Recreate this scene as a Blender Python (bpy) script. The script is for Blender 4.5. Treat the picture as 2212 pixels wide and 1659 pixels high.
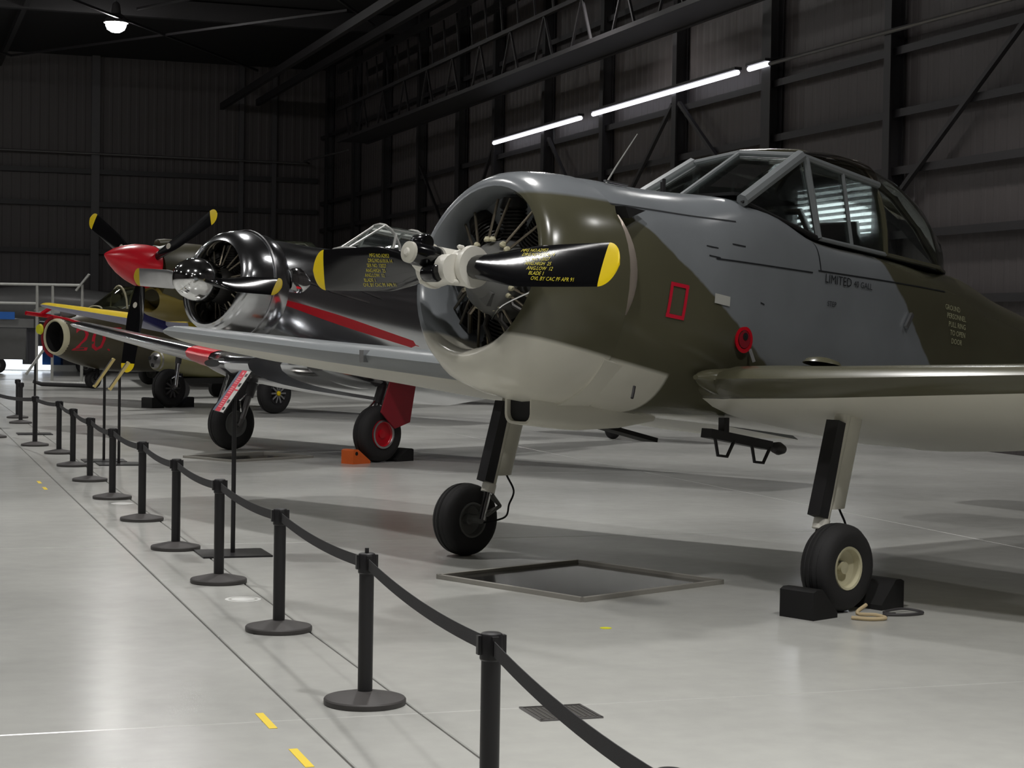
import bpy, math, random
from mathutils import Vector, Matrix
random.seed(7)
for o in list(bpy.data.objects): bpy.data.objects.remove(o)
SC = bpy.context.scene
COL = SC.collection
PI = math.pi
# ---------------------------------------------------------------- camera
# world frame: X across the hall, Y along the barrier line, Z up
cam_d = bpy.data.cameras.new('camera'); cam = bpy.data.objects.new('camera', cam_d); COL.objects.link(cam)
cam_d.sensor_fit = 'HORIZONTAL'; cam_d.sensor_width = 36.0; cam_d.lens = 4000.0/2212.0*36.0
cam_d.clip_end = 300
HEAD, PITCH, ROLL = math.radians(18.68), math.radians(1.6874), 0.0165
fw = Vector((math.sin(HEAD)*math.cos(PITCH), math.cos(HEAD)*math.cos(PITCH), -math.sin(PITCH)))
r0 = Vector((math.cos(HEAD), -math.sin(HEAD), 0)); u0 = r0.cross(fw)
rr = r0*math.cos(ROLL)+u0*math.sin(ROLL); uu = u0*math.cos(ROLL)-r0*math.sin(ROLL)
cam.matrix_world = Matrix(((rr.x, uu.x, -fw.x, 0), (rr.y, uu.y, -fw.y, 0), (rr.z, uu.z, -fw.z, 1.6), (0, 0, 0, 1)))
SC.camera = cam
# ---------------------------------------------------------------- world + exposure
wd = bpy.data.worlds.new('world'); SC.world = wd; wd.use_nodes = True
wd.node_tree.nodes['Background'].inputs[0].default_value = (0.5, 0.5, 0.55, 1)
wd.node_tree.nodes['Background'].inputs[1].default_value = 0.004
SC.view_settings.view_transform = 'Standard'; SC.view_settings.look = 'None'
SC.view_settings.gamma = 1.0; SC.view_settings.use_curve_mapping = False
SC.view_settings.exposure = 0.0
LAMP_W = 170.0
LAMP_Z = 9.5
LAMPS = [(5.68, 49.89), (5.4, 37.5), (12.0, 33.0), (5.2, 26.0), (11.5, 20.5, .7), (-2.2, 38.0), (-2.2, 26.5),
         (-1.2, 15.0), (4.6, 14.2, .75), (1.2, 6.0, .8), (4.4, 3.0, 1.45), (-9.0, 8.0), (-9.5, 20.0), (-2.5, -8.0), (-9.5, 32.0), (-2.2, 50.0), (-9.5, 45.0), (10.8, 8.6, .15)]

# ================================================================ helpers
MATS = {}
def nodes_of(m):
    m.use_nodes = True
    return m.node_tree, m.node_tree.nodes['Principled BSDF']
def srgb(r, g, b):
    f = lambda c: (c/255/12.92 if c/255 <= 0.04045 else ((c/255+0.055)/1.055)**2.4)
    return (f(r), f(g), f(b), 1)
def mat(name, col, rough=0.5, metal=0.0, var=0.12, scale=6.0, bump=0.0, bscale=60.0, emis=None, estr=0, spec=0.5, coat=0.0):
    if name in MATS: return MATS[name]
    m = bpy.data.materials.new(name); nt, b = nodes_of(m)
    c = col if len(col) == 4 else (*col, 1)
    tc = nt.nodes.new('ShaderNodeTexCoord')
    nz = nt.nodes.new('ShaderNodeTexNoise'); nz.inputs['Scale'].default_value = scale; nz.inputs['Detail'].default_value = 4
    nt.links.new(tc.outputs['Object'], nz.inputs['Vector'])
    mx = nt.nodes.new('ShaderNodeMix'); mx.data_type = 'RGBA'
    mx.inputs[6].default_value = tuple(x*(1-var) for x in c[:3])+(1,); mx.inputs[7].default_value = tuple(min(1, x*(1+var)) for x in c[:3])+(1,)
    nt.links.new(nz.outputs['Fac'], mx.inputs[0]); nt.links.new(mx.outputs[2], b.inputs['Base Color'])
    b.inputs['Roughness'].default_value = rough; b.inputs['Metallic'].default_value = metal
    b.inputs['Specular IOR Level'].default_value = spec; b.inputs['Coat Weight'].default_value = coat
    if bump:
        n2 = nt.nodes.new('ShaderNodeTexNoise'); n2.inputs['Scale'].default_value = bscale
        nt.links.new(tc.outputs['Object'], n2.inputs['Vector'])
        bp = nt.nodes.new('ShaderNodeBump'); bp.inputs['Strength'].default_value = bump; bp.inputs['Distance'].default_value = 0.01
        nt.links.new(n2.outputs['Fac'], bp.inputs['Height']); nt.links.new(bp.outputs['Normal'], b.inputs['Normal'])
    if emis:
        b.inputs['Emission Color'].default_value = emis if len(emis) == 4 else (*emis, 1); b.inputs['Emission Strength'].default_value = estr
    MATS[name] = m
    return m
def glass(name, tint=(0.9, 0.95, 0.93), refl=0.12):
    if name in MATS: return MATS[name]
    m = bpy.data.materials.new(name); m.use_nodes = True; nt = m.node_tree; nt.nodes.clear()
    out = nt.nodes.new('ShaderNodeOutputMaterial'); mixn = nt.nodes.new('ShaderNodeMixShader')
    t = nt.nodes.new('ShaderNodeBsdfTransparent'); t.inputs[0].default_value = (*tint, 1)
    g = nt.nodes.new('ShaderNodeBsdfGlossy'); g.inputs['Roughness'].default_value = 0.03
    fr = nt.nodes.new('ShaderNodeFresnel'); fr.inputs[0].default_value = 1.45
    mm = nt.nodes.new('ShaderNodeMath'); mm.operation = 'MULTIPLY_ADD'; mm.inputs[1].default_value = 0.8; mm.inputs[2].default_value = refl*0.3
    nt.links.new(fr.outputs[0], mm.inputs[0]); nt.links.new(mm.outputs[0], mixn.inputs[0])
    nt.links.new(t.outputs[0], mixn.inputs[1]); nt.links.new(g.outputs[0], mixn.inputs[2]); nt.links.new(mixn.outputs[0], out.inputs[0])
    MATS[name] = m; return m

def smooth(pts, n=6):
    P = [Vector(p) for p in pts]; out = []
    for i in range(len(P)-1):
        p0, p1, p2, p3 = P[max(i-1, 0)], P[i], P[i+1], P[min(i+2, len(P)-1)]
        for k in range(n):
            t = k/n; out.append(.5*((2*p1)+(p2-p0)*t+(2*p0-5*p1+4*p2-p3)*t*t+(3*p1-p0-3*p2+p3)*t**3))
    return out+[P[-1]]
class MB:
    """collects vertices and faces for ONE mesh object"""
    def __init__(s): s.v = []; s.f = []; s.m = []
    def add(s, vs, fs, mi=0):
        n = len(s.v); s.v += [tuple(p) for p in vs]; s.f += [tuple(i+n for i in f) for f in fs]; s.m += [mi]*len(fs); return s
    def box(s, c, d, rot=None, mi=0):
        x, y, z = d[0]/2, d[1]/2, d[2]/2
        vs = [Vector((a*x, b*y, e*z)) for e in (-1, 1) for a, b in ((-1, -1), (1, -1), (1, 1), (-1, 1))]
        if rot is not None: vs = [rot @ p for p in vs]
        vs = [p+Vector(c) for p in vs]
        return s.add(vs, [(3, 2, 1, 0), (4, 5, 6, 7), (0, 1, 5, 4), (1, 2, 6, 5), (2, 3, 7, 6), (3, 0, 4, 7)], mi)
    def bar(s, a, b, w, h=None, up=(0, 0, 1), mi=0):
        a, b = Vector(a), Vector(b); h = h or w
        d = (b-a).normalized(); upv = Vector(up)
        if abs(d.dot(upv)) > 0.98: upv = Vector((1, 0, 0))
        sx = d.cross(upv).normalized(); sy = sx.cross(d)
        vs = [p+sx*i*w/2+sy*j*h/2 for p in (a, b) for i, j in ((-1, -1), (1, -1), (1, 1), (-1, 1))]
        return s.add(vs, [(0, 1, 2, 3), (7, 6, 5, 4), (0, 4, 5, 1), (1, 5, 6, 2), (2, 6, 7, 3), (3, 7, 4, 0)], mi)
    def tube(s, pts, r, n=10, mi=0, cap=True):
        pts = [Vector(p) for p in pts]; k = len(pts)
        rs = r if isinstance(r, (list, tuple)) else [r]*k
        rings = []; prev = None
        for i, p in enumerate(pts):
            d = (pts[min(i+1, k-1)]-pts[max(i-1, 0)]).normalized()
            if prev is None:
                a = Vector((0, 0, 1)) if abs(d.z) < 0.9 else Vector((1, 0, 0))
                sx = d.cross(a).normalized()
            else: sx = (prev-d*prev.dot(d)).normalized()
            prev = sx; sy = d.cross(sx)
            rings.append([p+(sx*math.cos(t*2*PI/n)+sy*math.sin(t*2*PI/n))*rs[i] for t in range(n)])
        return s.loft(rings, cap, cap, mi=mi)
    def loft(s, rings, cap0=True, cap1=True, closed=True, mi=0, mfun=None):
        n = len(rings[0]); b = len(s.v); s.v += [tuple(p) for r in rings for p in r]
        for i in range(len(rings)-1):
            for j in range(n if closed else n-1):
                j2 = (j+1) % n
                s.f.append((b+i*n+j, b+i*n+j2, b+(i+1)*n+j2, b+(i+1)*n+j)); s.m.append(mfun(i, j) if mfun else mi)
        if cap0: s.f.append(tuple(b+j for j in range(n-1, -1, -1))); s.m.append(mi)
        if cap1: s.f.append(tuple(b+(len(rings)-1)*n+j for j in range(n))); s.m.append(mi)
        return s
    def lathe(s, prof, c=(0, 0, 0), axis=(0, 0, 1), n=32, mi=0, cap=True):
        """prof: list of (radius, height along axis)"""
        ax = Vector(axis).normalized(); a = Vector((0, 0, 1)) if abs(ax.z) < 0.9 else Vector((1, 0, 0))
        sx = ax.cross(a).normalized(); sy = ax.cross(sx); c = Vector(c)
        rings = [[c+ax*h+(sx*math.cos(t*2*PI/n)+sy*math.sin(t*2*PI/n))*max(r, 1e-4) for t in range(n)] for r, h in prof]
        return s.loft(rings, cap, cap, mi=mi)
    def build(s, name, mats, parent=None, smooth=True, angle=40):
        me = bpy.data.meshes.new(name); me.from_pydata(s.v, [], s.f)
        if not isinstance(mats, (list, tuple)): mats = [mats]
        for m in mats: me.materials.append(m)
        if len(mats) > 1: me.polygons.foreach_set('material_index', s.m)
        import bmesh
        bm = bmesh.new(); bm.from_mesh(me); bmesh.ops.recalc_face_normals(bm, faces=bm.faces)
        if smooth:
            ca = math.radians(angle)
            for f in bm.faces: f.smooth = True
            for e in bm.edges:
                if len(e.link_faces) == 2 and e.calc_face_angle(0) > ca: e.smooth = False
        bm.to_mesh(me); bm.free(); me.update()
        o = bpy.data.objects.new(name, me); COL.objects.link(o)
        if parent: o.parent = parent
        return o
def thing(name, label, cat, loc=(0, 0, 0), rz=0, group=None):
    o = bpy.data.objects.new(name, None); COL.objects.link(o); o.empty_display_size = 0.2
    o.location = loc; o.rotation_euler = (0, 0, rz)
    return tag(o, label, cat, group)
def tag(o, label, cat, group=None):
    o['label'] = label; o['category'] = cat
    if group: o['group'] = group
    return o
def struct(o): o['kind'] = 'structure'; return o
def plabel(o, l): o['label'] = l; return o
def copy_tree(o, parent=None, loc=None, rz=None):
    c = o.copy(); COL.objects.link(c); c.parent = parent
    if loc is not None: c.location = loc
    if rz is not None: c.rotation_euler = (0, 0, rz)
    for ch in list(o.children): copy_tree(ch, c)
    return c
def text_mesh(txt, size, align='LEFT', space=1.0):
    cu = bpy.data.curves.new('lettering', 'FONT'); cu.body = txt; cu.size = size; cu.align_x = align; cu.space_line = space
    cu.resolution_u = 2
    o = bpy.data.objects.new('lettering', cu); COL.objects.link(o)
    dg = bpy.context.evaluated_depsgraph_get(); dg.update()
    me = bpy.data.meshes.new_from_object(o.evaluated_get(dg)); vs = [tuple(v.co) for v in me.vertices]; fs = [tuple(p.vertices) for p in me.polygons]
    bpy.data.objects.remove(o); bpy.data.curves.remove(cu); bpy.data.meshes.remove(me)
    return vs, fs
def lerp_table(T, x):
    """catmull-rom interpolation of table rows (x, a, b, ...)"""
    if x <= T[0][0]: return T[0][1:]
    if x >= T[-1][0]: return T[-1][1:]
    for i in range(len(T)-1):
        if T[i][0] <= x <= T[i+1][0]: break
    p0, p1, p2, p3 = T[max(i-1, 0)], T[i], T[i+1], T[min(i+2, len(T)-1)]
    h = p2[0]-p1[0]; t = (x-p1[0])/h; out = []
    for k in range(1, len(p1)):
        m1 = (p2[k]-p0[k])/(p2[0]-p0[0])*h; m2 = (p3[k]-p1[k])/(p3[0]-p1[0])*h
        out.append((2*t**3-3*t**2+1)*p1[k]+(t**3-2*t**2+t)*m1+(-2*t**3+3*t**2)*p2[k]+(t**3-t**2)*m2)
    return out
def fsection(T, x, n=40, grow=0.0):
    zb, zm, zt, hw, nt_, nb = lerp_table(T, x); pts = []
    for k in range(n):
        a = 2*PI*k/n; c, s_ = math.cos(a), math.sin(a); e = nt_ if s_ >= 0 else nb
        h = (zt-zm if s_ >= 0 else zm-zb)+grow
        pts.append((x, (hw+grow)*math.copysign(abs(c)**(2/e), c), zm+h*math.copysign(abs(s_)**(2/e), s_)))
    return pts
def fus_y(T, x, z, off=0.004):
    zb, zm, zt, hw, nt_, nb = lerp_table(T, x)
    if z >= zm: q = min(1, abs((z-zm)/(zt-zm))); e = nt_
    else: q = min(1, abs((z-zm)/(zm-zb))); e = nb
    return -(hw*max(0, 1-q**e)**(1/e)+off)
def decal(T, pts2, fs, name, m, parent, off=0.005):
    """wrap flat (x, z) artwork on the port side of a lofted body"""
    b = MB(); b.add([(x, fus_y(T, x, z, off), z) for x, z in pts2], fs); return b.build(name, m, parent, smooth=False)
def decal_text(T, txt, x, z, size, slope, name, m, parent, shear=0.0, off=0.006):
    vs, fs = text_mesh(txt, size)
    ca, sa = math.cos(slope), math.sin(slope)
    return decal(T, [(x+v[0]*ca+v[1]*(sa+shear), z-v[0]*sa+v[1]*ca) for v in vs], fs, name, m, parent, off)
def strip_quad(poly, n=6):
    """quad (4 corners x,z) subdivided along its length so that it can follow a curved body"""
    (a, b, c, d) = [Vector((p[0], p[1])) for p in poly]; vs = []; fs = []
    for i in range(n+1):
        t = i/n; p, q = a.lerp(b, t), d.lerp(c, t)
        for j in range(n+1): r = p.lerp(q, j/n); vs.append((r.x, r.y))
    for i in range(n):
        for j in range(n): k = i*(n+1)+j; fs.append((k, k+1, k+n+2, k+n+1))
    return vs, fs
def airfoil(n=12, t=0.14, camber=0.02):
    up = []; lo = []
    for i in range(n+1):
        c = 0.5*(1-math.cos(PI*i/n))
        y = 5*t*(0.2969*math.sqrt(c)-0.126*c-0.3516*c*c+0.2843*c**3-0.1036*c**4)
        m = camber*4*c*(1-c); up.append((c, m+y)); lo.append((c, m-y))
    return up[::-1]+lo[1:-1]      # TE -> upper -> LE -> lower
def wing(stations, name, mats, parent, n=12, wrap=2, tip=True, parts=None):
    """stations: (y, xle, zle, chord, thick, incidence deg)"""
    rings = []
    for (y, xl, zl, ch, t, inc) in stations:
        a = math.radians(inc); R_ = []
        for c, h in airfoil(n, t):
            R_.append((xl+ch*(c*math.cos(a)+h*math.sin(a)), y, zl+ch*(h*math.cos(a)-c*math.sin(a))))
        rings.append(R_)
    if tip:
        y, xl, zl, ch, t, inc = stations[-1]; sg = 1 if y > 0 else -1; a = math.radians(inc)
        for dy, k in ((0.10, 0.93), (0.18, 0.78), (0.23, 0.5)):
            R_ = []
            for c, h in airfoil(n, t*k*0.8):
                c2 = 0.42+(c-0.42)*k
                R_.append((xl+ch*(c2*math.cos(a)+h*k*math.sin(a)), y+sg*dy, zl+0.01*dy+ch*(h*k*math.cos(a)-c2*math.sin(a))))
            rings.append(R_)
    b = MB(); N = len(rings[0])
    b.loft(rings, True, True, mfun=lambda i, j: 0 if j < n+wrap else 1)
    return b.build(name, mats, parent, angle=50)
def blade_mesh(R, r0, chord, tw0, tw1, cut0=None, cut1=None, root_r=0.06):
    """blade along +Y from the hub; chord lies along Z for zero pitch; cut0..cut1 radius range"""
    st = []; a0 = cut0 if cut0 is not None else r0; a1 = cut1 if cut1 is not None else R
    for i in range(19):
        r = a0+(a1-a0)*i/18; q = (r-r0)/(R-r0)
        c = chord*(0.42+0.58*min(1, q/0.38)**0.8) if q < 0.38 else chord*(1-0.12*(q-0.38)/0.62)
        e = (R-r)/(0.42*chord)
        if e < 1: c *= math.sqrt(max(0.004, 1-(1-e)**2))
        th = max(0.012, root_r*1.6*(1-q)**2.2+0.016) ; th = min(th, c*0.9)
        tw = math.radians(tw0+(tw1-tw0)*q); ring = []
        for k in range(14):
            a = 2*PI*k/14; zc = c*(0.5*math.cos(a)); xc = th/2*math.sin(a)
            ring.append((xc*math.cos(tw)-zc*math.sin(tw), r, zc*math.cos(tw)+xc*math.sin(tw)))
        st.append(ring)
    return MB().loft(st, True, True)
def rotate_mb(mb, M): mb.v = [tuple(M @ Vector(p)) for p in mb.v]; return mb
def wheel(parent, c, rad, w, hub_r, hub_mat, side, tyre_mat, flat=0.02, dish=0.05, spokes=0, nose=None, ring_mat=None):
    """side: +1/-1 = y direction of the face worth looking at; the wheel turns about local Y"""
    b = MB(); n = 40; rings = []
    prof = [(hub_r, -w*.36), (hub_r+.02*rad, -w*.42), (rad*.72, -w*.5), (rad*.88, -w*.45), (rad*.97, -w*.3), (rad*.985, -w*.22), (rad*.97, -w*.2), (rad*.99, -w*.16), (rad, -w*.06), (rad*.985, -w*.045), (rad*.985, -w*.01), (rad, 0)]
    prof = prof+[(r, -h) for r, h in prof[-2::-1]]
    for r, h in prof:
        ring = []
        for k in range(n):
            a = 2*PI*k/n; z = c[2]+r*math.sin(a); ring.append((c[0]+r*math.cos(a), c[1]+h*(1+.10*max(0, -math.sin(a)-.75)), max(z, c[2]-rad+flat) if r > hub_r*1.1 else z))
        rings.append(ring)
    # lower the squashed bottom to the ground
    b.loft(rings, False, False)
    ty = b.build('tyre', tyre_mat, parent)
    h = MB()
    h.lathe([(hub_r*1.02, w*.40), (hub_r*1.0, w*.44), (hub_r*.9, w*.42), (hub_r*.82, w*.42-dish*.6), (hub_r*.5, w*.42-dish), (hub_r*.3, w*.42-dish), (hub_r*.28, w*.42-dish*.4), (0.0, w*.42-dish*.35)], c, (0, side, 0), 32, cap=False)
    h.lathe([(hub_r*1.02, w*.40), (hub_r*.9, w*.42), (hub_r*.8, w*.36), (hub_r*.4, w*.30), (0.0, w*.30)], c, (0, -side, 0), 32, cap=False)
    hb = h.build('wheel_hub', hub_mat, parent)
    for k in range(spokes):
        a = 2*PI*k/spokes; s_ = MB()
        s_.bar((c[0]+hub_r*.25*math.cos(a), c[1]+side*w*.42, c[2]+hub_r*.25*math.sin(a)), (c[0]+hub_r*.86*math.cos(a), c[1]+side*w*.42, c[2]+hub_r*.86*math.sin(a)), hub_r*.14, .03, up=(0, 1, 0))
        s_.build('spoke', ring_mat or hub_mat, hb, smooth=False)
    if nose:
        MB().lathe([(hub_r*.22, 0), (hub_r*.2, .03), (hub_r*.06, .045)], (c[0], c[1]+side*w*.42, c[2]), (0, side, 0), 16).build('hub_cap', nose, hb)
    return ty

# ================================================================ materials
M = dict(
    rubber=mat('tyre rubber', srgb(34, 33, 34), .75, bump=.15),
    black=mat('black powder coat', srgb(30, 29, 31), .42, var=.06),
    belt=mat('black woven belt', srgb(52, 51, 53), .85, bump=.3, bscale=400),
    basec=mat('black rubber coated base', srgb(66, 63, 62), .55, var=.08),
    steel=mat('dark painted steel', srgb(34, 32, 34), .5),
    steel2=mat('grey painted steel', srgb(66, 64, 66), .45),
    galv=mat('galvanised steel', srgb(120, 118, 118), .35, .7),
    chrome=mat('bright chrome', (.86, .86, .86), .09, 1.0, var=.02),
    alu=mat('polished aluminium skin', (.62, .63, .65), .17, 1.0, var=.04, scale=2.0),
    alud=mat('brushed aluminium', (.55, .55, .56), .38, 1.0),
    white=mat('white hub paint', srgb(225, 222, 212), .4),
    offw=mat('pale grey underside paint', srgb(206, 203, 190), .42, var=.05, scale=3),
    greyp=mat('grey aircraft paint', srgb(128, 132, 134), .32, var=.05, scale=3),
    olive=mat('olive aircraft paint', srgb(84, 82, 65), .26, var=.08, scale=3),
    yellow=mat('yellow tip paint', srgb(246, 214, 20), .4, var=.03),
    yell2=mat('yellow wing paint', srgb(196, 170, 30), .45),
    blackp=mat('gloss black blade paint', srgb(16, 16, 18), .16, var=.05, coat=.3),
    mattb=mat('matt black', srgb(14, 13, 14), .7),
    red=mat('red paint', srgb(196, 14, 34), .28, var=.06),
    redd=mat('dark red door paint', srgb(140, 26, 40), .4),
    redm=mat('red marking', srgb(200, 20, 50), .5),
    navy=mat('navy paint', srgb(30, 30, 92), .35),
    lilac=mat('pale blue underside paint', srgb(134, 134, 158), .4),
    engine=mat('dark cast engine metal', srgb(48, 46, 44), .42, .5),
    enggrey=mat('grey crankcase metal', srgb(108, 108, 106), .45, .2),
    rod=mat('steel pushrod tube', srgb(120, 112, 98), .3, .8),
    cream=mat('cream fitting', srgb(196, 190, 160), .5),
    orange=mat('orange plastic', srgb(226, 104, 40), .5),
    rope=mat('beige rope', srgb(196, 176, 140), .9),
    wood=mat('pale wood edge', srgb(206, 186, 120), .6),
    ytape=mat('yellow floor tape', srgb(238, 208, 60), .5, var=.05),
    wdot=mat('white floor sticker', srgb(235, 235, 232), .4, var=.02),
    ydot=mat('yellow floor sticker', srgb(226, 226, 40), .5, var=.03),
    traym=mat('drip tray sheet metal', srgb(120, 118, 114), .10, .85, var=.06),
    trayr=mat('drip tray rim', srgb(150, 147, 140), .5, .1),
    grate=mat('floor drain metal', srgb(92, 90, 86), .45, .6),
    sgrey=mat('sign grey blue print', srgb(92, 100, 118), .4), sred=mat('sign red print', srgb(216, 40, 66), .4),
    swhite=mat('sign photo print', srgb(205, 205, 200), .4, var=.4, scale=22), spink=mat('sign pale print', srgb(240, 176, 180), .4),
    greyjet=mat('grey jet paint', srgb(112, 112, 112), .35), jetolive=mat('dark olive jet paint', srgb(74, 68, 52), .42, var=.15),
    rail=mat('pale painted rail', srgb(176, 176, 172), .35, .3), blue=mat('blue banner', srgb(32, 92, 170), .5),
    seat=mat('cockpit seat', srgb(30, 32, 30), .7), interior=mat('cockpit interior', srgb(24, 24, 24), .8),
    stencil=mat('black stencil ink', srgb(26, 28, 32), .6), ystencil=mat('yellow stencil ink', srgb(222, 206, 40), .5), pstencil=mat('pale stencil ink', srgb(186, 186, 150), .5),
    patch=mat('white patch', srgb(186, 186, 180), .5), gill=mat('bare metal cowl gill', srgb(168, 156, 146), .35, .4),
)
G1 = glass('canopy glass'); G2 = glass('roof glass', (.45, .40, .33), .35); G3 = glass('hazy canopy glass', (.62, .66, .58), .3)
M['tl'] = mat('fluorescent diffuser', (.9, .9, 1), .5, emis=(.90, .90, 1.0), estr=2.6)
M['lens'] = mat('high bay lens', (1, 1, 1), .4, emis=(1, .985, .96), estr=80.0)
M['daylight'] = mat('daylit window pane', (.9, .92, 1), .3, emis=(.92, .95, 1.0), estr=6.0)
M['case'] = mat('lit display case panel', (.9, .92, 1), .4, emis=(.85, .92, 1.0), estr=2.2)

def math_node(nt, op, a, b=None, c=None):
    n = nt.nodes.new('ShaderNodeMath'); n.operation = op
    for i, v in enumerate((a, b, c)):
        if v is None: continue
        if isinstance(v, (int, float)): n.inputs[i].default_value = v
        else: nt.links.new(v, n.inputs[i])
    return n.outputs[0]
def camo_material(name, kind):
    m = bpy.data.materials.new(name); nt, b = nodes_of(m)
    tc = nt.nodes.new('ShaderNodeTexCoord'); sp = nt.nodes.new('ShaderNodeSeparateXYZ'); nt.links.new(tc.outputs['Object'], sp.inputs[0])
    nz = nt.nodes.new('ShaderNodeTexNoise'); nz.inputs['Scale'].default_value = 5; nt.links.new(tc.outputs['Object'], nz.inputs['Vector'])
    x, z = sp.outputs[0], sp.outputs[2]
    wob = math_node(nt, 'MULTIPLY_ADD', nz.outputs['Fac'], .10, -.05)
    def step(e, w=.025):   # 1 where e>0
        return math_node(nt, 'SMOOTH_MIN', math_node(nt, 'MAXIMUM', math_node(nt, 'MULTIPLY_ADD', e, 1/w, .5), 0.0), 1.0, 0.0)
    # olive forward region: left of a raking line and below the shoulder line
    l1 = math_node(nt, 'ADD', math_node(nt, 'SUBTRACT', math_node(nt, 'MULTIPLY_ADD', z, -1.37, 1.05+1.37*2.22), x), wob)
    l2 = math_node(nt, 'ADD', math_node(nt, 'SUBTRACT', math_node(nt, 'MULTIPLY_ADD', x, -.07, 2.425), z), 0.0)
    f1 = math_node(nt, 'MULTIPLY', math_node(nt, 'MULTIPLY', step(l1), step(l2)), math_node(nt, 'MAXIMUM', step(math_node(nt, 'MULTIPLY_ADD', sp.outputs[1], -1.0, -.15)), step(math_node(nt, 'SUBTRACT', x, 1.0))))
    l3 = math_node(nt, 'ADD', math_node(nt, 'SUBTRACT', x, math_node(nt, 'MULTIPLY_ADD', z, -.88, 3.45+.88*2.12)), wob)
    f2 = math_node(nt, 'MAXIMUM', f1, step(l3))
    def mix(fac, a, bcol):
        mx = nt.nodes.new('ShaderNodeMix'); mx.data_type = 'RGBA'; nt.links.new(fac, mx.inputs[0])
        for s_, v in ((6, a), (7, bcol)):
            if isinstance(v, tuple): mx.inputs[s_].default_value = v
            else: nt.links.new(v, mx.inputs[s_])
        return mx.outputs[2]
    col = mix(f2, srgb(128, 132, 136), srgb(84, 82, 65))
    # pale chin and belly
    lim = math_node(nt, 'MULTIPLY_ADD', x, -.20, 1.60)
    chin = math_node(nt, 'MULTIPLY', step(math_node(nt, 'SUBTRACT', lim, z)), step(math_node(nt, 'SUBTRACT', 1.32, x)))
    belly = step(math_node(nt, 'SUBTRACT', math_node(nt, 'MULTIPLY_ADD', x, -.03, 1.12), z))
    col = mix(math_node(nt, 'MAXIMUM', chin, belly), col, srgb(206, 203, 190))
    n2 = nt.nodes.new('ShaderNodeTexNoise'); n2.inputs['Scale'].default_value = 2.2; n2.inputs['Detail'].default_value = 6; nt.links.new(tc.outputs['Object'], n2.inputs['Vector'])
    dirt = math_node(nt, 'MULTIPLY_ADD', n2.outputs['Fac'], .35, .82)
    hs = nt.nodes.new('ShaderNodeMix'); hs.data_type = 'RGBA'; hs.blend_type = 'MULTIPLY'; hs.inputs[0].default_value = 1
    nt.links.new(col, hs.inputs[6]); nt.links.new(dirt, hs.inputs[7]); nt.links.new(hs.outputs[2], b.inputs['Base Color'])
    b.inputs['Roughness'].default_value = .22
    return m
M['camo'] = camo_material('camouflage paint', 0)

def floor_material():
    m = bpy.data.materials.new('sealed pale concrete'); nt, b = nodes_of(m)
    tc = nt.nodes.new('ShaderNodeTexCoord')
    n1 = nt.nodes.new('ShaderNodeTexNoise'); n1.inputs['Scale'].default_value = .5; n1.inputs['Detail'].default_value = 6; nt.links.new(tc.outputs['Object'], n1.inputs['Vector'])
    n2 = nt.nodes.new('ShaderNodeTexNoise'); n2.inputs['Scale'].default_value = 7; n2.inputs['Detail'].default_value = 5; nt.links.new(tc.outputs['Object'], n2.inputs['Vector'])
    r = nt.nodes.new('ShaderNodeValToRGB'); r.color_ramp.elements[0].position = .3; r.color_ramp.elements[1].position = .72
    r.color_ramp.elements[0].color = srgb(176, 176, 172); r.color_ramp.elements[1].color = srgb(198, 198, 193)
    mixf = math_node(nt, 'MULTIPLY_ADD', n2.outputs['Fac'], .3, math_node(nt, 'MULTIPLY', n1.outputs['Fac'], .7)); nt.links.new(mixf, r.inputs[0])
    nt.links.new(r.outputs[0], b.inputs['Base Color'])
    rg = math_node(nt, 'MULTIPLY_ADD', n1.outputs['Fac'], .16, .15); nt.links.new(rg, b.inputs['Roughness'])
    b.inputs['Specular IOR Level'].default_value = .5
    bp = nt.nodes.new('ShaderNodeBump'); bp.inputs['Strength'].default_value = .08; bp.inputs['Distance'].default_value = .02
    n3 = nt.nodes.new('ShaderNodeTexNoise'); n3.inputs['Scale'].default_value = 2.5; nt.links.new(tc.outputs['Object'], n3.inputs['Vector'])
    nt.links.new(n3.outputs['Fac'], bp.inputs['Height']); nt.links.new(bp.outputs['Normal'], b.inputs['Normal'])
    return m
M['floor'] = floor_material()
M['joint'] = mat('dark floor joint', srgb(96, 95, 92), .8)
M['wall'] = mat('dark wall cladding', srgb(72, 67, 67), .55, var=.10, scale=.6)
M['ceil'] = mat('black roof lining', srgb(17, 15, 17), .7)

# ================================================================ large structure
WX, WY, HZ = 14.62, 64.25, 10.6
X0, Y0 = -22.0, -14.0
fb = MB(); fb.box(((X0+WX)/2, (Y0+WY)/2, -.11), (WX-X0, WY-Y0, .2)); floor = struct(fb.build('floor', M['joint'], smooth=False))
def slab(x0, x1, y0, y1, g=.006):
    b = MB(); a = (x0+g, y0+g); c = (x1-g, y1-g); e = .004
    b.loft([[(a[0], a[1], -.01), (c[0], a[1], -.01), (c[0], c[1], -.01), (a[0], c[1], -.01)],
            [(a[0], a[1], -e), (c[0], a[1], -e), (c[0], c[1], -e), (a[0], c[1], -e)],
            [(a[0]+e, a[1]+e, 0), (c[0]-e, a[1]+e, 0), (c[0]-e, c[1]-e, 0), (a[0]+e, c[1]-e, 0)]])
    return b.build('floor_slab', M['floor'], floor, smooth=False)
ys = [Y0, -4.8, 1.28, 7.36, 13.44, 19.52, 25.6, 31.7, 37.8, 43.9, 50.0, 56.1, WY]
xs = [X0, -16.5, -10.5, -4.45, 1.62]
for i in range(len(ys)-1):
    for j in range(len(xs)-1): slab(xs[j], xs[j+1], ys[i], ys[i+1])
    for a, b_ in ((2.11, 8.2), (8.2, WX)): slab(a, b_, ys[i], ys[i+1])
y = Y0
yy = 7.36-2.1*9
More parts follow.
